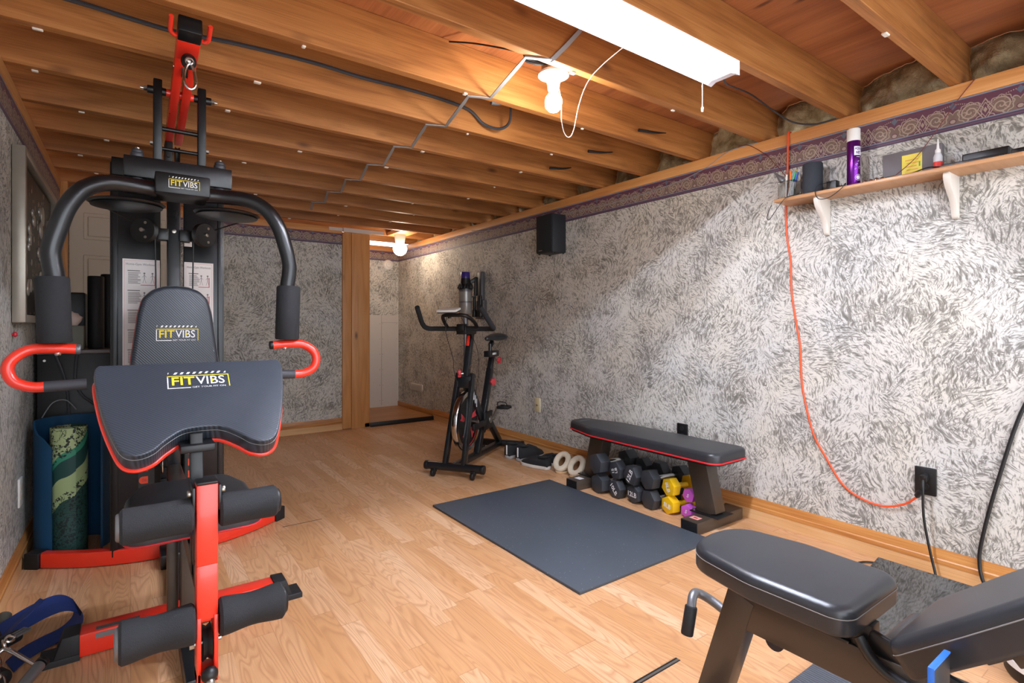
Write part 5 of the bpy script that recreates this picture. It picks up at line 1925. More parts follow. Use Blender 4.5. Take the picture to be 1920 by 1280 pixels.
mb.build('white_rim', [M['white'], M['ink']], rd, smooth=False)
# ------------------------------------------------------------------ right wall: shelf and what stands on it
sh = thing('wall_shelf', 'wood laminate wall shelf on two white brackets below the plum border', 'shelf', (2.67, 0.93, 1.655))
def S(name, mb, mats, parent=None, **k):
    return mb.build(name, mats if isinstance(mats, list) else (M[mats] if isinstance(mats, str) else mats), parent or sh, **k)
M['shelf'] = wood('shelf_laminate', '#c79a72', '#b98a60', '#a87a52', 1.6, 0.4, False, 'u', 3.0, 0.05)
mb = MB()
mb.box((2.592, 0.475, 1.656), (2.745, 1.385, 1.674), 0.005, 3)
S('board', mb, 'shelf')
for y in (1.198, 0.706):
    mb = MB()
    pr = [(0, 0), (-0.125, 0), (-0.128, -0.018), (-0.118, -0.04), (-0.092, -0.068), (-0.062, -0.092), (-0.040, -0.12), (-0.030, -0.145), (-0.022, -0.165), (-0.008, -0.172), (0, -0.168)]
    pr = [(p.x, p.y) for p in cr([(q[0], q[1], 0) for q in pr[1:]], 4)] + [(0, 0)]
    Fk = frame((2.745, y, 1.656), (1, 0, 0), (0, 0, 1))
    mb.prism(pr, -0.011, 0.011, Fk, 0.003, 2, 0.003)
    b = S('bracket', mb, 'white_wood')
    mb = MB()
    inner = [(p[0] * 0.93 + 0.0, p[1] * 0.93 + 0.001) for p in pr[2:-3]]
    mb.tube([Fk @ Vector((p[0], p[1], 0.0112)) for p in inner], 0.0018, 6)
    S('bead', mb, 'white_wood', b)

SX = 2.665
zt = 1.674
# jar of pens
j = thing('pen_jar', 'square glass jar holding pens at the left end of the wall shelf', 'jar', (SX, 1.345, zt))
g = G('clear_glass')
M['glass'] = g.out('#f2f6f6', 0.02, trans=1.0, ior=1.45)
mb = MB()
o = rounded([(-0.041, -0.041), (0.041, -0.041), (0.041, 0.041), (-0.041, 0.041)], 0.012, 5)
Fj = Matrix.Translation((SX, 1.345, zt))
mb.prism(o, 0.0005, 0.09, Fj, 0.004, 2, 0.004)
o2 = rounded([(-0.037, -0.037), (0.037, -0.037), (0.037, 0.037), (-0.037, 0.037)], 0.010, 5)
t = bmesh.new()
A = [t.verts.new(Fj @ Vector((p[0], p[1], 0.006))) for p in o2]
B_ = [t.verts.new(Fj @ Vector((p[0], p[1], 0.0895))) for p in o2]
t.faces.new(A)
t.faces.new(B_[::-1])
for i in range(len(A)):
    t.faces.new((A[i], B_[i], B_[(i + 1) % len(A)], A[(i + 1) % len(A)]))
bmesh.ops.recalc_face_normals(t, faces=t.faces[:])
bmesh.ops.reverse_faces(t, faces=t.faces[:])
mb._add(t)
mb.build('glass', M['glass'], j)
mb = MB()
mb.cyl((SX - 0.012, 1.362, zt + 0.008), (SX - 0.016, 1.368, zt + 0.0125), 0.011, seg=16)
mb.cyl((SX - 0.02, 1.335, zt + 0.007), (SX - 0.012, 1.325, zt + 0.0125), 0.008, seg=12)
mb.build('coin', plain('copper_bits', '#c08a5a', 0.4, 0.3), j)
pens = [('#f07a2a', 'orange pen standing in the glass jar on the wall shelf', (0.0, -0.010), (0.005, -0.004), 0.145), ('#3fae7c', 'green pen leaning in the glass jar on the wall shelf', (0.004, 0.012), (0.004, -0.03), 0.138),
        ('#2e62c8', 'blue pen leaning in the glass jar on the wall shelf', (0.012, 0.004), (0.010, -0.038), 0.132), ('#e7e2d8', 'white pen with blue cap in the glass jar on the wall shelf', (-0.010, 0.012), (0.0, 0.012), 0.128), ('#e8c530', 'yellow topped pen in the glass jar on the wall shelf', (0.016, -0.004), (0.012, -0.032), 0.142)]
for colr, lab, a, b, hgt in pens:
    p0 = Vector((SX + a[0], 1.345 + a[1], zt + 0.0085))
    p1 = Vector((SX + b[0], 1.345 + b[1], zt + hgt))
    pn = thing('pen', lab, 'pen', tuple(p0), 0, 'pens in the jar')
    mb = MB()
    mb.cyl(p0 + (p1 - p0) * 0.02, p0.lerp(p1, 0.6), 0.0042, seg=12)
    mb.build('barrel', plain('pen_barrel', '#dfe3e4', 0.3), pn)
    mb = MB()
    mb.cyl(p0.lerp(p1, 0.6), p1, 0.0055, 0.0045, seg=12, bev=0.001)
    mb.build('cap', plain('pen_cap', colr, 0.4), pn)
mb = MB()
mb.lathe([(0, 0), (0.013, 0.001), (0.015, 0.02), (0.009, 0.04), (0.005, 0.058), (0.004, 0.075), (0, 0.075)], 16, Matrix.Translation((SX - 0.01, 1.368, zt + 0.095)) @ Matrix.Rotation(R(-40), 4, 'X'))
tag(mb.build('cable_plug', M['grey']), 'grey cable plug sticking out of the glass jar', 'plug')

e = thing('smart_speaker', 'dark fabric cylinder speaker on the wall shelf beside the pen jar', 'speaker', (SX, 1.233, zt))
mb = MB()
mb.lathe([(0, 0.001), (0.040, 0.001), (0.0435, 0.005), (0.0435, 0.148), (0.041, 0.152), (0, 0.152)], 36, Matrix.Translation((SX, 1.233, zt)))
mb.build('fabric_body', plain('speaker_fabric', '#2b2f36', 0.85, 0, 0.12, 400, 0.4, 600), e)
mb = MB()
mb.lathe([(0, 0.1525), (0.030, 0.1525), (0.036, 0.1515)], 28, Matrix.Translation((SX, 1.233, zt)))
mb.build('top_plate', M['plastic'], e)
mb = MB()
mb.box((2.66, 1.126, zt + 0.0005), (2.70, 1.170, zt + 0.052), 0.004)
tag(mb.build('power_adapter', M['plastic']), 'small black power adapter on the wall shelf next to the cylinder speaker', 'adapter')

cn = thing('spray_can', 'tall metallic purple hairspray can with a white cap on the wall shelf', 'spray can', (SX, 1.055, zt))
cx, cy, cr_r = SX, 1.055, 0.0265
mb = MB()
mb.lathe([(0, 0.0005), (0.024, 0.0005), (cr_r, 0.004), (cr_r, 0.206), (0.024, 0.212), (0, 0.212)], 36, Matrix.Translation((cx, cy, zt)))
cbody = mb.build('can_body', plain('purple_metal', '#6a1f86', 0.22, 0.75, 0.03), cn)
mb = MB()
mb.lathe([(0, 0.266), (0.022, 0.266), (0.0262, 0.262), (0.0268, 0.208), (0.024, 0.207)], 36, Matrix.Translation((cx, cy, zt)))
mb.build('cap', M['white'], cn)
def wrap(mb, a0):
    # bend flat label art (x along the skin, y up) round the can, centred at angle a0
    for v in mb.bm.verts:
        a = a0 + v.co.x / cr_r
        rr_ = cr_r + 0.0005 + v.co.z
        v.co = Vector((cx + rr_ * math.cos(a), cy + rr_ * math.sin(a), zt + v.co.y))
a0 = R(243)
mb = MB()
for i in range(8):
    x0 = -0.017 + 0.034 * i / 8
    mb.quad((x0, 0.140, 0), (x0 + 0.00425, 0.140, 0), (x0 + 0.00425, 0.180, 0), (x0, 0.180, 0))
for i in range(8):
    x0 = -0.008 + 0.002 * i
    mb.quad((x0, 0.1315, 0), (x0 + 0.002, 0.1315, 0), (x0 + 0.002, 0.133, 0), (x0, 0.133, 0))
mb.mi = 1
mb.text('AQUA', Matrix.Translation((0.0, 0.169, 0.0004)), height=0.013, width=0.029, bold=0.03)
mb.text('NET', Matrix.Translation((0.0, 0.152, 0.0004)), height=0.012, width=0.02, bold=0.03)
mb.mi = 0
for r0, r1 in ((0.0125, 0.0140), (0.0, 0.009)):
    for k in range(24):
        a, b = 2 * PI * k / 24, 2 * PI * (k + 1) / 24
        P_ = [(r0 * math.cos(a), 0.040 + r0 * math.sin(a), 0), (r1 * math.cos(a), 0.040 + r1 * math.sin(a), 0), (r1 * math.cos(b), 0.040 + r1 * math.sin(b), 0), (r0 * math.cos(b), 0.040 + r0 * math.sin(b), 0)]
        mb.poly(P_ if r0 > 0 else P_[1:3] + [(0, 0.040, 0)])
for (x, y, r1) in ((-0.006, 0.098, 0.005), (0.007, 0.085, 0.006), (-0.011, 0.078, 0.0035), (0.002, 0.112, 0.004)):
    for k in range(14):
        a, b = 2 * PI * k / 20, 2 * PI * (k + 1) / 20
        mb.poly([(x + r1 * 0.75 * math.cos(a), y + r1 * 0.75 * math.sin(a), 0), (x + r1 * math.cos(a), y + r1 * math.sin(a), 0), (x + r1 * math.cos(b), y + r1 * math.sin(b), 0), (x + r1 * 0.75 * math.cos(b), y + r1 * 0.75 * math.sin(b), 0)])
wrap(mb, a0)
mb.build('can_label', [plain('label_white', '#e6e0ee', 0.4), plain('label_purple', '#4a1a66', 0.4)], cbody, smooth=False)

for k in range(4):
    mb = MB()
    y = 1.005 - 0.022 * k
    mb.sphere((2.655 + 0.004 * (k % 2), y, zt + 0.0115), 0.011, seg=20)
    tag(mb.build('steel_ball', M['chrome']), 'small shiny steel ball in the row on the wall shelf right of the purple can', 'ball', 'steel balls on the shelf')
mb = MB()
mb.box((2.665, 0.895, zt + 0.0005), (2.70, 0.945, zt + 0.020), 0.002)
tag(mb.build('small_black_box', M['plastic']), 'small black box with wires on the wall shelf, in front of the grey metal box', 'box')
gb = thing('grey_box', 'flat grey box with a yellow sticker leaning on the wall behind the shelf', 'box', (2.725, 0.85, zt))
mb = MB()
mb.box((2.712, 0.745, zt + 0.0005), (2.742, 0.957, zt + 0.128), 0.002)
mb.build('box_body', plain('dark_grey_card', '#6b6668', 0.6), gb)
mb = MB()
mb.box((2.7105, 0.812, zt + 0.01), (2.712, 0.884, zt + 0.107))
mb.mi = 1
for k in range(5):
    mb.box((2.7098, 0.823 + 0.004 * (k % 3), zt + 0.025 + 0.014 * k), (2.7106, 0.872 - 0.005 * (k % 2), zt + 0.029 + 0.014 * k))
mb.mi = 2
mb.box((2.7098, 0.818, zt + 0.05), (2.7106, 0.823, zt + 0.07))
mb.build('yellow_sticker', [plain('sticker_yellow', '#ecd84c', 0.55), plain('sticker_orange', '#e3a23a', 0.55), plain('sticker_green', '#57a845', 0.55)], gb, smooth=False)
gbt = thing('glue_bottle', 'small clear bottle with red label and pointed nozzle on the wall shelf', 'bottle', (2.675, 0.748, zt))
mb = MB()
T = Matrix.Translation((2.675, 0.748, zt))
mb.lathe([(0, 0.0005), (0.014, 0.0005), (0.0155, 0.004), (0.0155, 0.062), (0.011, 0.075), (0.008, 0.08), (0, 0.08)], 24, T)
bb_ = mb.build('bottle_body', plain('milky_plastic', '#cfd0d2', 0.25), gbt)
mb = MB()
mb.lathe([(0.0156, 0.008), (0.0159, 0.009), (0.0159, 0.04), (0.0156, 0.041)], 24, T)
mb.build('red_label', plain('label_red', '#d2342c', 0.5), bb_)
mb = MB()
mb.lathe([(0.0095, 0.078), (0.0095, 0.09), (0.005, 0.096), (0.0022, 0.135), (0, 0.135)], 18, T)
mb.build('nozzle', M['white'], gbt)
rt = thing('router_box', 'flat black electronic box near the far right end of the wall shelf', 'device', (2.68, 0.59, zt))
mb = MB()
mb.box((2.66, 0.528, zt + 0.0005), (2.73, 0.668, zt + 0.048), 0.006, 3)
mb.build('case', M['plastic'], rt)
mb = MB()
mb.box((2.62, 0.535, zt + 0.0005), (2.658, 0.725, zt + 0.014), 0.003)
mb.build('base_plate', M['plastic'], rt)
mb = MB()
mb.box((2.615, 0.477, zt + 0.0005), (2.68, 0.515, zt + 0.02), 0.004)
tag(mb.build('black_charger', M['plastic']), 'black charger block at the very end of the wall shelf', 'charger')
def wire(name, mat, label, cat, pts, r, n=6):
    mb = MB()
    mb.tube(cr(pts, n), r, 8)
    return tag(mb.build(name, M[mat]), label, cat)
wire('speaker_lead', 'blackcable', 'thin black lead looping off the left end of the wall shelf', 'cable', [(2.66, 1.29, 1.70), (2.62, 1.285, 1.682), (2.583, 1.32, 1.668), (2.575, 1.36, 1.62), (2.58, 1.40, 1.575), (2.585, 1.415, 1.59), (2.585, 1.40, 1.63), (2.583, 1.39, 1.645)], 0.0018)
wire('adapter_lead', 'blackcable', 'thin black lead drooping over the shelf edge below the cylinder speaker', 'cable', [(2.66, 1.15, 1.72), (2.60, 1.18, 1.70), (2.585, 1.185, 1.665), (2.58, 1.165, 1.632), (2.58, 1.12, 1.632), (2.583, 1.075, 1.66), (2.595, 1.06, 1.685), (2.66, 1.09, 1.69), (2.69, 1.12, 1.70)], 0.0018)
wire('router_lead', 'blackcable', 'black lead lying along the shelf between the grey box and the router', 'cable', [(2.66, 0.72, 1.685), (2.65, 0.77, 1.695), (2.655, 0.82, 1.688), (2.66, 0.87, 1.682), (2.67, 0.90, 1.685)], 0.0025)
wire('red_wire', 'redwire', 'thin dark red wire slanting from the top plate down to the shelf', 'wire', [(2.738, 0.645, 2.033), (2.728, 0.70, 1.96), (2.71, 0.76, 1.86), (2.70, 0.83, 1.76), (2.675, 0.90, 1.692)], 0.0016)
wire('red_wire', 'redwire', 'thin dark red wire drooping from the top plate to the pen jar', 'wire', [(2.73, 1.66, 2.034), (2.735, 1.60, 2.03), (2.73, 1.50, 1.95), (2.71, 1.43, 1.87), (2.68, 1.37, 1.80)], 0.0016)
wire('speaker_wire', 'greycable', 'thin grey speaker wire sagging along the plum border to the wall speaker', 'wire', [(2.738, 1.55, 2.03), (2.739, 1.72, 2.03), (2.74, 1.86, 1.975), (2.74, 2.05, 1.935), (2.74, 2.3, 1.915), (2.74, 2.6, 1.905), (2.74, 2.9, 1.91), (2.74, 3.10, 1.915)], 0.0028)
wire('speaker_wire', 'greycable', 'thin grey wire running from the wall speaker along the border towards the alcove', 'wire', [(2.74, 3.30, 1.905), (2.74, 3.6, 1.915), (2.74, 4.0, 1.93), (2.739, 4.3, 1.95), (2.739, 4.5, 1.985)], 0.0028)

# orange extension cord from the top plate to the outlet
oc = thing('extension_cord', 'orange extension cord hanging down the wall to the black outlet', 'extension cord', (2.73, 1.38, 2.03))
mb = MB()
pts = [(2.76, 1.385, 2.039), (2.735, 1.384, 2.036), (2.725, 1.382, 1.99), (2.728, 1.385, 1.85), (2.734, 1.396, 1.70), (2.736, 1.398, 1.60), (2.737, 1.39, 1.48), (2.738, 1.375, 1.38), (2.738, 1.37, 1.22), (2.738, 1.345, 1.05), (2.738, 1.328, 0.95), (2.738, 1.322, 0.80), (2.738, 1.31, 0.70), (2.737, 1.265, 0.52), (2.735, 1.21, 0.42), (2.733, 1.13, 0.30), (2.732, 1.05, 0.254), (2.730, 0.96, 0.243), (2.725, 0.88, 0.275), (2.712, 0.83, 0.322)]
mb.tube(cr(pts, 6), 0.0048, 10)
mb.build('cord', M['orange'], oc)
mb = MB()
mb.bar((2.712, 0.832, 0.322), (2.700, 0.815, 0.352), 0.016, 0.018, 0.004)
mb.build('plug', M['plastic'], oc)
for nm, y, z, hh, lab in (('wall_outlet', 0.808, 0.39, 0.058, 'black wall outlet with the orange cord plugged in'), ('wall_outlet', 2.03, 0.40, 0.05, 'black wall outlet showing above the flat bench pad')):
    wo = thing(nm, lab, 'outlet', (XR, y, z))
    mb = MB()
    mb.box((2.733, y - 0.038, z - hh), (2.745, y + 0.038, z + hh), 0.004)
    mb.build('cover_plate', M['plastic'], wo)
    mb = MB()
    for s in (-1, 1):
        mb.prism([(0.014 * math.cos(2 * PI * i / 20), 0.014 * math.sin(2 * PI * i / 20)) for i in range(20)], 0, 0.002, frame((2.732, y, z + s * 0.021), (0, -1, 0), (0, 0, 1)), 0.0005, 1)
    mb.build('socket_face', M['rubber'], wo)
mb = MB()
mb.bar((2.733, 0.806, 0.412), (2.70, 0.806, 0.405), 0.024, 0.028, 0.004)
mb.tube(cr([(2.705, 0.806, 0.40), (2.69, 0.803, 0.36), (2.69, 0.80, 0.25), (2.695, 0.785, 0.14), (2.69, 0.765, 0.05), (2.66, 0.74, 0.008), (2.56, 0.66, 0.007), (2.50, 0.5, 0.007)], 6), 0.005, 10)
tag(mb.build('power_cable', M['blackcable']), 'black power cable dropping from the outlet to the floor', 'cable')
mb = MB()
mb.tube(cr([(2.74, 0.30, 1.0), (2.738, 0.44, 0.86), (2.738, 0.51, 0.72), (2.735, 0.575, 0.45), (2.733, 0.615, 0.25), (2.728, 0.63, 0.12), (2.70, 0.60, 0.03), (2.64, 0.50, 0.009), (2.55, 0.35, 0.009)], 6), 0.0065, 10)
tag(mb.build('black_cable', M['blackcable']), 'thick black cable hanging down the wall at the right edge', 'cable')
mb = MB()
mb.tube(cr([(2.50, 1.03, 0.008), (2.62, 1.00, 0.008), (2.66, 0.95, 0.008), (2.67, 0.90, 0.008), (2.64, 0.84, 0.008)], 6), 0.0045, 8)
tag(mb.build('floor_cable', M['blackcable']), 'thin dark cable on the floor near the glossy sloped panel', 'cable')

# ivory jack plate, vent and smoke alarm
jp = thing('wall_jack', 'ivory jack plate low on the wallpaper past the running shoes', 'wall plate', (XR, 3.455, 0.39))
mb = MB()
mb.box((2.738, 3.42, 0.332), (2.745, 3.49, 0.448), 0.003)
mb.build('plate', M['ivory'], jp)
mb = MB()
mb.cyl((2.738, 3.455, 0.39), (2.730, 3.455, 0.39), 0.008, seg=12)
mb.build('jack', M['steel'], jp)
vn = thing('wall_vent', 'white metal wall vent low on the alcove wall', 'vent', (XR, 5.74, 0.32))
mb = MB()
mb.box((2.736, 5.59, 0.282), (2.745, 5.90, 0.362), 0.003)
mb.build('vent_frame', M['white_wood'], vn)
mb = MB()
for k in range(6):
    mb.box((2.733, 5.61, 0.293 + 0.0105 * k), (2.7365, 5.88, 0.298 + 0.0105 * k))
mb.build('louvers', plain('vent_grey', '#b9b3aa', 0.5), vn, smooth=False)
sa = thing('smoke_alarm', 'round white smoke alarm on the alcove back wall beneath the globe lamp', 'smoke alarm', (2.605, YB, 1.80))
mb = MB()
Mx = Matrix.Translation((2.605, YB - 0.0, 1.80)) @ Matrix.Rotation(PI / 2, 4, 'X')
mb.lathe([(0, 0.034), (0.028, 0.034), (0.05, 0.028), (0.062, 0.018), (0.066, 0.0), (0, 0.0)], 40, Mx)
mb.build('alarm_body', M['white'], sa)
mb = MB()
mb.lathe([(0.030, 0.0342), (0.033, 0.0346), (0.036, 0.0336)], 32, Mx)
mb.cyl(Mx @ Vector((0.0, 0.01, 0.033)), Mx @ Vector((0.0, 0.01, 0.037)), 0.007, seg=12)
mb.build('alarm_ring', plain('alarm_grey', '#c9c6c0', 0.5), sa)
# ------------------------------------------------------------------ left wall and the corner behind the gym
pf = thing('framed_collage', 'silver framed dark collage of shells and buttons on the left wall', 'picture', (XL, 3.5, 1.05))
def bar_y(mb, y0, y1, z0, z1, d):
    mb.box((XL + 0.002, y0, z0), (XL + d, y1, z1), 0.005)
mb = MB()
ya, yb, za, zb = 2.90, 4.05, 1.06, 1.78
w = 0.034
bar_y(mb, ya, ya + w, za, zb, 0.045)
bar_y(mb, yb - w, yb, za, zb, 0.045)
bar_y(mb, ya + w - 0.003, yb - w + 0.003, za, za + w, 0.045)
bar_y(mb, ya + w - 0.003, yb - w + 0.003, zb - w, zb, 0.045)
mb.build('frame', plain('silver_wood', '#9d968a', 0.35, 0.55, 0.08), pf)
g = G('collage_board')
s = g.sep(g.uv)
uvs = g.xyz(g.m_('MULTIPLY', s[0], 1.0), s[1], 0.0)
vo = g.vor(uvs, 26.0)
cs = g.sep(vo.outputs['Color'])
shape = g.m_('LESS_THAN', g.m_('ADD', vo.outputs['Distance'], g.m_('MULTIPLY', g.noise(uvs, 60.0, 2.0), 0.25)), g.m_('MULTIPLY_ADD', cs[1], 0.36, 0.22))
cc = g.ramp(cs[0], [(0.0, '#14100e'), (0.25, '#3a2c22'), (0.45, '#8f8271'), (0.65, '#c9c4ba'), (0.85, '#70583f')], 'CONSTANT')
M['collage'] = g.out(g.mix(shape, '#0d0a0a', cc), 0.4)
mb = MB()
mb.box((XL + 0.002, ya + 0.04, za + 0.04), (XL + 0.018, yb - 0.04, zb - 0.04))
cb_ = mb.build('collage_board', M['collage'], pf, smooth=False)
rr = random.Random(4)
M['disc'] = plain('disc_silver', '#b9b5ac', 0.35, 0.4, 0.1)
for k in range(26):
    y = ya + 0.13 + 0.88 * rr.random()
    z = za + 0.12 + 0.48 * rr.random()
    r1 = rr.uniform(0.018, 0.05)
    mb = MB()
    mb.cyl((XL + 0.017, y, z), (XL + 0.024, y, z), r1, seg=20, bev=0.002)
    mb.build('silver_disc', M['disc'], cb_)
mb = MB()
mb.sphere((XL + 0.010, 2.925, 1.013), 0.011, (0.7, 1, 1), 16)
mb.cyl((XL, 2.925, 1.013), (XL + 0.008, 2.925, 1.013), 0.005, seg=10)
tag(mb.build('push_pin', plain('pin_red', '#c32b3a', 0.3)), 'red push pin stuck in the left wall under the framed collage', 'push pin')
lo = thing('left_outlet', 'white wall outlet low on the left wall next to the yoga mats', 'outlet', (XL, 3.09, 0.33))
mb = MB()
mb.box((XL, 3.055, 0.272), (XL + 0.008, 3.128, 0.395), 0.003)
mb.build('cover_plate', M['white'], lo)
mb = MB()
for s_ in (-1, 1):
    mb.cyl((XL + 0.008, 3.092, 0.333 + s_ * 0.02), (XL + 0.0095, 3.092, 0.333 + s_ * 0.02), 0.014, seg=18)
mb.build('socket_face', M['ivory'], lo)

# black cabinet with a grey-brown top
cab = thing('black_cabinet', 'black cabinet with a grey-brown top in the corner behind the gym', 'cabinet', (-0.22, 3.7, 0))
mb = MB()
mb.box((XL + 0.018, 3.47, 0.0), (-0.03, 3.486, 0.905), 0.002)
for x0, x1 in ((XL + 0.018, XL + 0.034), (-0.046, -0.03)):
    mb.box((x0, 3.486, 0.0), (x1, 3.93, 0.905), 0.002)
mb.build('panel', plain('black_laminate', '#0f0f10', 0.45), cab)
mb = MB()
mb.box((XL + 0.016, 3.46, 0.906), (-0.025, 3.95, 0.926), 0.003)
mb.build('top', plain('grey_oak_top', '#6d6260', 0.4, 0, 0.15, 20), cab)
mb = MB()
for x in (-0.345, -0.08):
    for z in (0.875, 0.33):
        mb.cyl((x, 3.4705, z), (x, 3.467, z), 0.006, seg=12)
mb.build('screw_cap', M['steel'], cab)
mb = MB()
mb.box((XL + 0.06, 3.65, 0.9265), (-0.195, 3.92, 1.225), 0.01)
tag(mb.build('black_case', M['plastic']), 'large black case standing on the black cabinet', 'case')
for x, y, hgt, lab in ((-0.15, 3.60, 0.385, 'black foam roller standing on the black cabinet, in front of its twin'), (-0.098, 3.70, 0.405, 'black foam roller standing on the black cabinet, behind its twin')):
    mb = MB()
    mb.cyl((x, y, 0.9265), (x, y, 0.9265 + hgt), 0.036, seg=28, bev=0.005)
    mb.mi = 1
    mb.cyl((x, y, 0.9265 + hgt), (x, y, 0.9265 + hgt + 0.0006), 0.012, seg=16)
    tag(mb.build('foam_roller', [M['rubber'], M['blackcable']]), lab, 'foam roller', 'foam rollers on the cabinet')
tb = thing('tissue_box', 'grey-green tissue box with a pink tissue on the black cabinet', 'tissue box', (-0.24, 3.54, 0.9265))
mb = MB()
mb.box((-0.305, 3.485, 0.9268), (-0.195, 3.595, 1.048), 0.004)
mb.build('box_body', plain('sage_card', '#77796d', 0.6), tb)
mb = MB()
t = bmesh.new()
top = []
for i in range(13):
    a = 2 * PI * i / 12
    top.append(None)
rows = []
for k, (rz_, zz) in enumerate(((0.022, 1.047), (0.030, 1.065), (0.034, 1.085), (0.022, 1.105), (0.008, 1.115))):
    rows.append([t.verts.new((-0.25 + rz_ * (1.2 + 0.3 * math.sin(3 * a + k)) * math.cos(a), 3.54 + rz_ * 0.7 * (1 + 0.3 * math.cos(2 * a + k)) * math.sin(a), zz + 0.008 * math.sin(2 * a + k))) for a in [2 * PI * i / 14 for i in range(14)]])
for A, B_ in zip(rows, rows[1:]):
    for i in range(14):
        t.faces.new((A[i], A[(i + 1) % 14], B_[(i + 1) % 14], B_[i]))
t.faces.new(rows[-1])
mb._add(t)
mb.build('tissue', plain('pink_tissue', '#ead3ca', 0.8), tb, ang=80)
for pts, lab in (([(-0.30, 3.45, 0.90), (-0.27, 3.44, 0.80), (-0.255, 3.44, 0.70), (-0.25, 3.44, 0.55)], 'black cable hanging down the front of the black cabinet, nearer the left wall'), ([(-0.22, 3.45, 0.90), (-0.225, 3.44, 0.78), (-0.20, 3.44, 0.70), (-0.13, 3.44, 0.62), (-0.10, 3.44, 0.50)], 'black cable hanging down the front of the black cabinet, nearer the gym'), ([(-0.35, 3.43, 0.60), (-0.31, 3.42, 0.67), (-0.26, 3.42, 0.68), (-0.22, 3.425, 0.63)], 'thin pale cable arching over the rolled mats')):
    mb = MB()
    mb.tube(cr(pts, 6), 0.006 if 'pale' not in lab else 0.0025, 8)
    tag(mb.build('cable', M['darkcable'] if 'pale' not in lab else M['greycable']), lab, 'cable')

# rolled mats standing behind the rear crossbar
def spiral(cx, cy, r0, r1, a0, a1, n):
    return [(cx + (r0 + (r1 - r0) * i / n) * math.cos(a0 + (a1 - a0) * i / n), cy + (r0 + (r1 - r0) * i / n) * math.sin(a0 + (a1 - a0) * i / n)) for i in range(n + 1)]
def sheet(path, th):
    # closed outline of a thin wall following the path
    L_, R2 = [], []
    for i, p in enumerate(path):
        a = Vector(path[max(i - 1, 0)])
        b = Vector(path[min(i + 1, len(path) - 1)])
        d = (b - a).normalized()
        nn = Vector((-d.y, d.x)) * th / 2
        L_.append((p[0] + nn.x, p[1] + nn.y))
        R2.append((p[0] - nn.x, p[1] - nn.y))
    return L_ + R2[::-1]
def wall_sheet(path, th, zf, z0=0.002):
    mb = MB()
    t = bmesh.new()
    o = sheet(path, th)
    n = len(o)
    m = len(path)
    A = [t.verts.new((p[0], p[1], z0)) for p in o]
    B_ = [t.verts.new((p[0], p[1], zf(min(i, n - 1 - i) / (m - 1)))) for i, p in enumerate(o)]
    for i in range(n):
        t.faces.new((A[i], A[(i + 1) % n], B_[(i + 1) % n], B_[i]))
    for i in range(m - 1):
        t.faces.new((B_[i], B_[i + 1], B_[n - 2 - i], B_[n - 1 - i]))
        t.faces.new((A[i + 1], A[i], A[n - 1 - i], A[n - 2 - i]))
    bmesh.ops.recalc_face_normals(t, faces=t.faces[:])
    mb._add(t)
    return mb
path = [(-0.325, 3.115), (-0.345, 3.13)] + spiral(-0.212, 3.265, 0.142, 0.142, R(212), R(-30), 40)
path = [(-0.285, 3.118), (-0.315, 3.13), (-0.338, 3.16)] + [p for p in spiral(-0.215, 3.265, 0.145, 0.135, R(200), R(-40), 36)] + [(-0.11, 3.15)]
mb = wall_sheet(path, 0.008, lambda s: 0.50 + 0.11 * min(1, s / 0.16) ** 0.5 if s < 0.9 else 0.61)
tag(mb.build('blue_exercise_mat', plain('teal_blue_foam', '#0b4468', 0.7, 0, 0.08, 12), ang=60), 'dark blue exercise mat curled upright behind the gym', 'exercise mat')
g = G('leaf_print_mat')
s = g.sep(g.uv)
sx, sy, sz = g.sep(g.ob)
geo = g.n('NewGeometry')
wp = g.sep(geo.outputs['Position'])
ang_ = g.m_('ARCTAN2', g.m_('SUBTRACT', wp[0], -0.226), g.m_('MULTIPLY', g.m_('SUBTRACT', wp[1], 3.175), -1.0))
uu = g.m_('MULTIPLY', ang_, 0.075)
d = g.m_('SUBTRACT', wp[2], g.m_('MULTIPLY', uu, 0.75))
base = g.ramp(g.m_('ADD', g.m_('MULTIPLY', d, 1.0), g.m_('MULTIPLY', g.noise(g.xyz(g.m_('MULTIPLY', uu, 4.0), g.m_('MULTIPLY', wp[2], 1.2), 0.0), 2.0, 1.0), 0.10)), [(0.0, '#1f4a43'), (0.315, '#a9c08a'), (0.425, '#1d4a46'), (0.50, '#3b9578'), (0.535, '#b4c792')], 'CONSTANT')
br = g.noise(g.xyz(g.m_('MULTIPLY', uu, 1.0), wp[2], 5.0), 22.0, 4.0, 0.6, 1.2)
line = g.m_('LESS_THAN', g.m_('ABSOLUTE', g.m_('SUBTRACT', br, 0.5)), 0.022)
lv = g.vor(g.xyz(uu, wp[2], 0.0), 75.0)
leaf = g.m_('MULTIPLY', g.m_('LESS_THAN', lv.outputs['Distance'], 0.42), g.m_('GREATER_THAN', g.noise(g.xyz(uu, wp[2], 1.0), 16.0, 2.0), 0.50))
zone = g.m_('ADD', g.m_('GREATER_THAN', d, 0.47), g.m_('LESS_THAN', d, 0.31), clamp=True)
pat = g.m_('MULTIPLY', g.m_('MAXIMUM', line, leaf), zone)
c = g.mix(g.m_('MULTIPLY', pat, 0.95), base, '#0e1f22')
M['leafmat'] = g.out(c, 0.6)
path = spiral(-0.226, 3.175, 0.012, 0.072, 0.0, R(360 * 4 + 290), 150)
mb = wall_sheet(path, 0.0055, lambda s: 0.585)
o = mb.build('printed_yoga_mat', M['leafmat'], ang=60)
tag(o, 'green yoga mat with dark branch print rolled upright inside the blue mat', 'yoga mat')

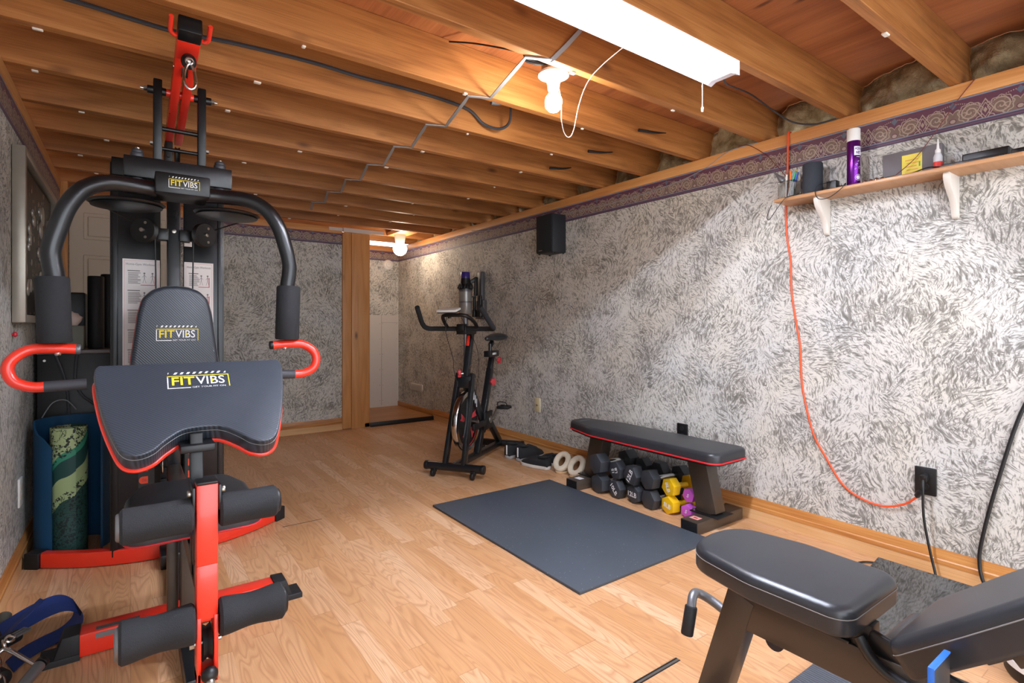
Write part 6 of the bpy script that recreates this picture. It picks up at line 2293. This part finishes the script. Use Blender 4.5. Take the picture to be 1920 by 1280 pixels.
# attachments heaped on the floor at the lower left
def band(name, label, pts, wd, th, up, mat, cat):
    mb = MB()
    mb.ribbon(cr(pts, 8), wd, th, up)
    return tag(mb.build(name, mat), label, cat)
M['bluestrap'] = plain('navy_strap', '#122f70', 0.55, 0, 0.1, 40)
mb = MB()
lp = cr([(-0.345, 2.40, 0.035), (-0.27, 2.43, 0.062), (-0.20, 2.432, 0.078), (-0.158, 2.405, 0.064), (-0.150, 2.375, 0.034), (-0.18, 2.345, 0.014), (-0.23, 2.31, 0.012), (-0.27, 2.27, 0.012), (-0.30, 2.21, 0.010)], 8)
t = bmesh.new()
prev = None
for i, p in enumerate(lp):
    k = i / (len(lp) - 1)
    sd = Vector((0.30, -0.75, -0.45 if k < 0.4 else -0.05)).normalized() * 0.038
    a, b = t.verts.new(p + sd), t.verts.new(p - sd)
    if a.co.z < 0.004: a.co.z = 0.004
    if b.co.z < 0.004: b.co.z = 0.004
    if prev:
        t.faces.new((prev[0], prev[1], b, a))
    prev = (a, b)
bmesh.ops.recalc_face_normals(t, faces=t.faces[:])
bmesh.ops.solidify(t, geom=t.faces[:], thickness=0.003)
mb._add(t)
tag(mb.build('blue_strap', M['bluestrap'], ang=70), 'navy blue padded ankle strap looped open on the floor by the front crossbar', 'strap')
band('blue_strap_end', 'narrow blue strap tail pointing up from the heap of gym attachments', [(-0.335, 2.33, 0.05), (-0.29, 2.38, 0.08), (-0.245, 2.41, 0.115)], 0.022, 0.003, (0.9, -0.1, 0.4), M['bluestrap'], 'strap')
mb = MB()
mb.cyl((-0.345, 2.175, 0.028), (-0.30, 2.10, 0.028), 0.025, seg=20, bev=0.006)
mb.cyl((-0.362, 2.20, 0.072), (-0.285, 2.27, 0.075), 0.019, seg=18, bev=0.006)
tag(mb.build('black_strap_roll', M['rubber']), 'rolled black padded strap lying in the heap by the left wall', 'strap')
mb = MB()
mb.cyl((-0.362, 2.425, 0.022), (-0.348, 2.49, 0.06), 0.019, seg=20, bev=0.004)
tag(mb.build('foam_tube', plain('olive_foam', '#4a4840', 0.8)), 'short dark olive foam handle leaning on the heap at the left wall', 'handle')
rb = thing('row_handle', 'chrome stirrup handle with a grey grip at the lower left corner', 'handle', (-0.27, 2.0, 0))
mb = MB()
mb.tube(cr([(-0.3100, 2.1070, 0.105), (-0.2960, 2.1120, 0.11), (-0.2740, 2.0940, 0.10), (-0.2400, 2.0670, 0.078), (-0.2160, 2.0470, 0.062)], 6), 0.006, 12)
mb.tube(cr([(-0.3100, 2.1070, 0.105), (-0.3230, 2.0920, 0.102), (-0.3360, 2.0520, 0.092), (-0.3500, 1.9920, 0.07)], 6), 0.006, 12)
mb.torus((-0.3000, 2.1240, 0.118), 0.012, 0.004, (1, 0.3, 0.2), 20, 8)
mb.torus((-0.2880, 2.1320, 0.128), 0.010, 0.004, (0.1, 1, 0.2), 20, 8)
mb.build('chrome_frame', M['chrome'], rb)
mb = MB()
mb.cyl((-0.2140, 2.0540, 0.064), (-0.2700, 1.9470, 0.034), 0.0155, seg=20, bev=0.003)
mb.mi = 1
mb.cyl((-0.2125, 2.0570, 0.065), (-0.2070, 2.0670, 0.068), 0.0165, seg=20, bev=0.002)
mb.build('grip', [M['grey'], M['plastic']], rb)
ch = thing('chain', 'short chrome chain hanging from the stirrup handle at the lower left corner', 'chain', (-0.33, 1.95, 0))
lp = [Vector((-0.3130, 2.0970, 0.097)), Vector((-0.3070, 2.0720, 0.082)), Vector((-0.2980, 2.0470, 0.066)), Vector((-0.2890, 2.0240, 0.050)), Vector((-0.2800, 2.0020, 0.034)), Vector((-0.2730, 1.9770, 0.02)), Vector((-0.2780, 1.9470, 0.010)), Vector((-0.2930, 1.9220, 0.008))]
for i in range(len(lp) - 1):
    a, b = lp[i], lp[i + 1]
    d = (b - a).normalized()
    c = (a + b) / 2
    sd = d.cross(Vector((0, 0, 1))).normalized()
    if i % 2:
        sd = d.cross(sd).normalized()
    hl = (b - a).length * 0.62
    pts = []
    for k in range(18):
        th = 2 * PI * k / 18
        pts.append(c + d * (hl * math.copysign(min(1, abs(math.cos(th)) * 1.15), math.cos(th))) + sd * (0.0085 * math.sin(th)))
    mb = MB()
    mb.tube(pts, 0.0028, 8, closed=True)
    mb.build('link', M['chrome'], ch)
mb = MB()
for k in range(3):
    mb.bar((-0.30 + 0.008 * k, 2.23 - 0.01 * k, 0.095), (-0.27 + 0.008 * k, 2.255 - 0.01 * k, 0.098), 0.006, 0.004)
mb.bar((-0.305, 2.225, 0.095), (-0.285, 2.205, 0.095), 0.006, 0.004)
mb.bar((-0.275, 2.255, 0.098), (-0.255, 2.235, 0.098), 0.006, 0.004)
tag(mb.build('strap_buckle', M['grey']), 'grey metal buckle lying on the navy ankle strap', 'buckle')
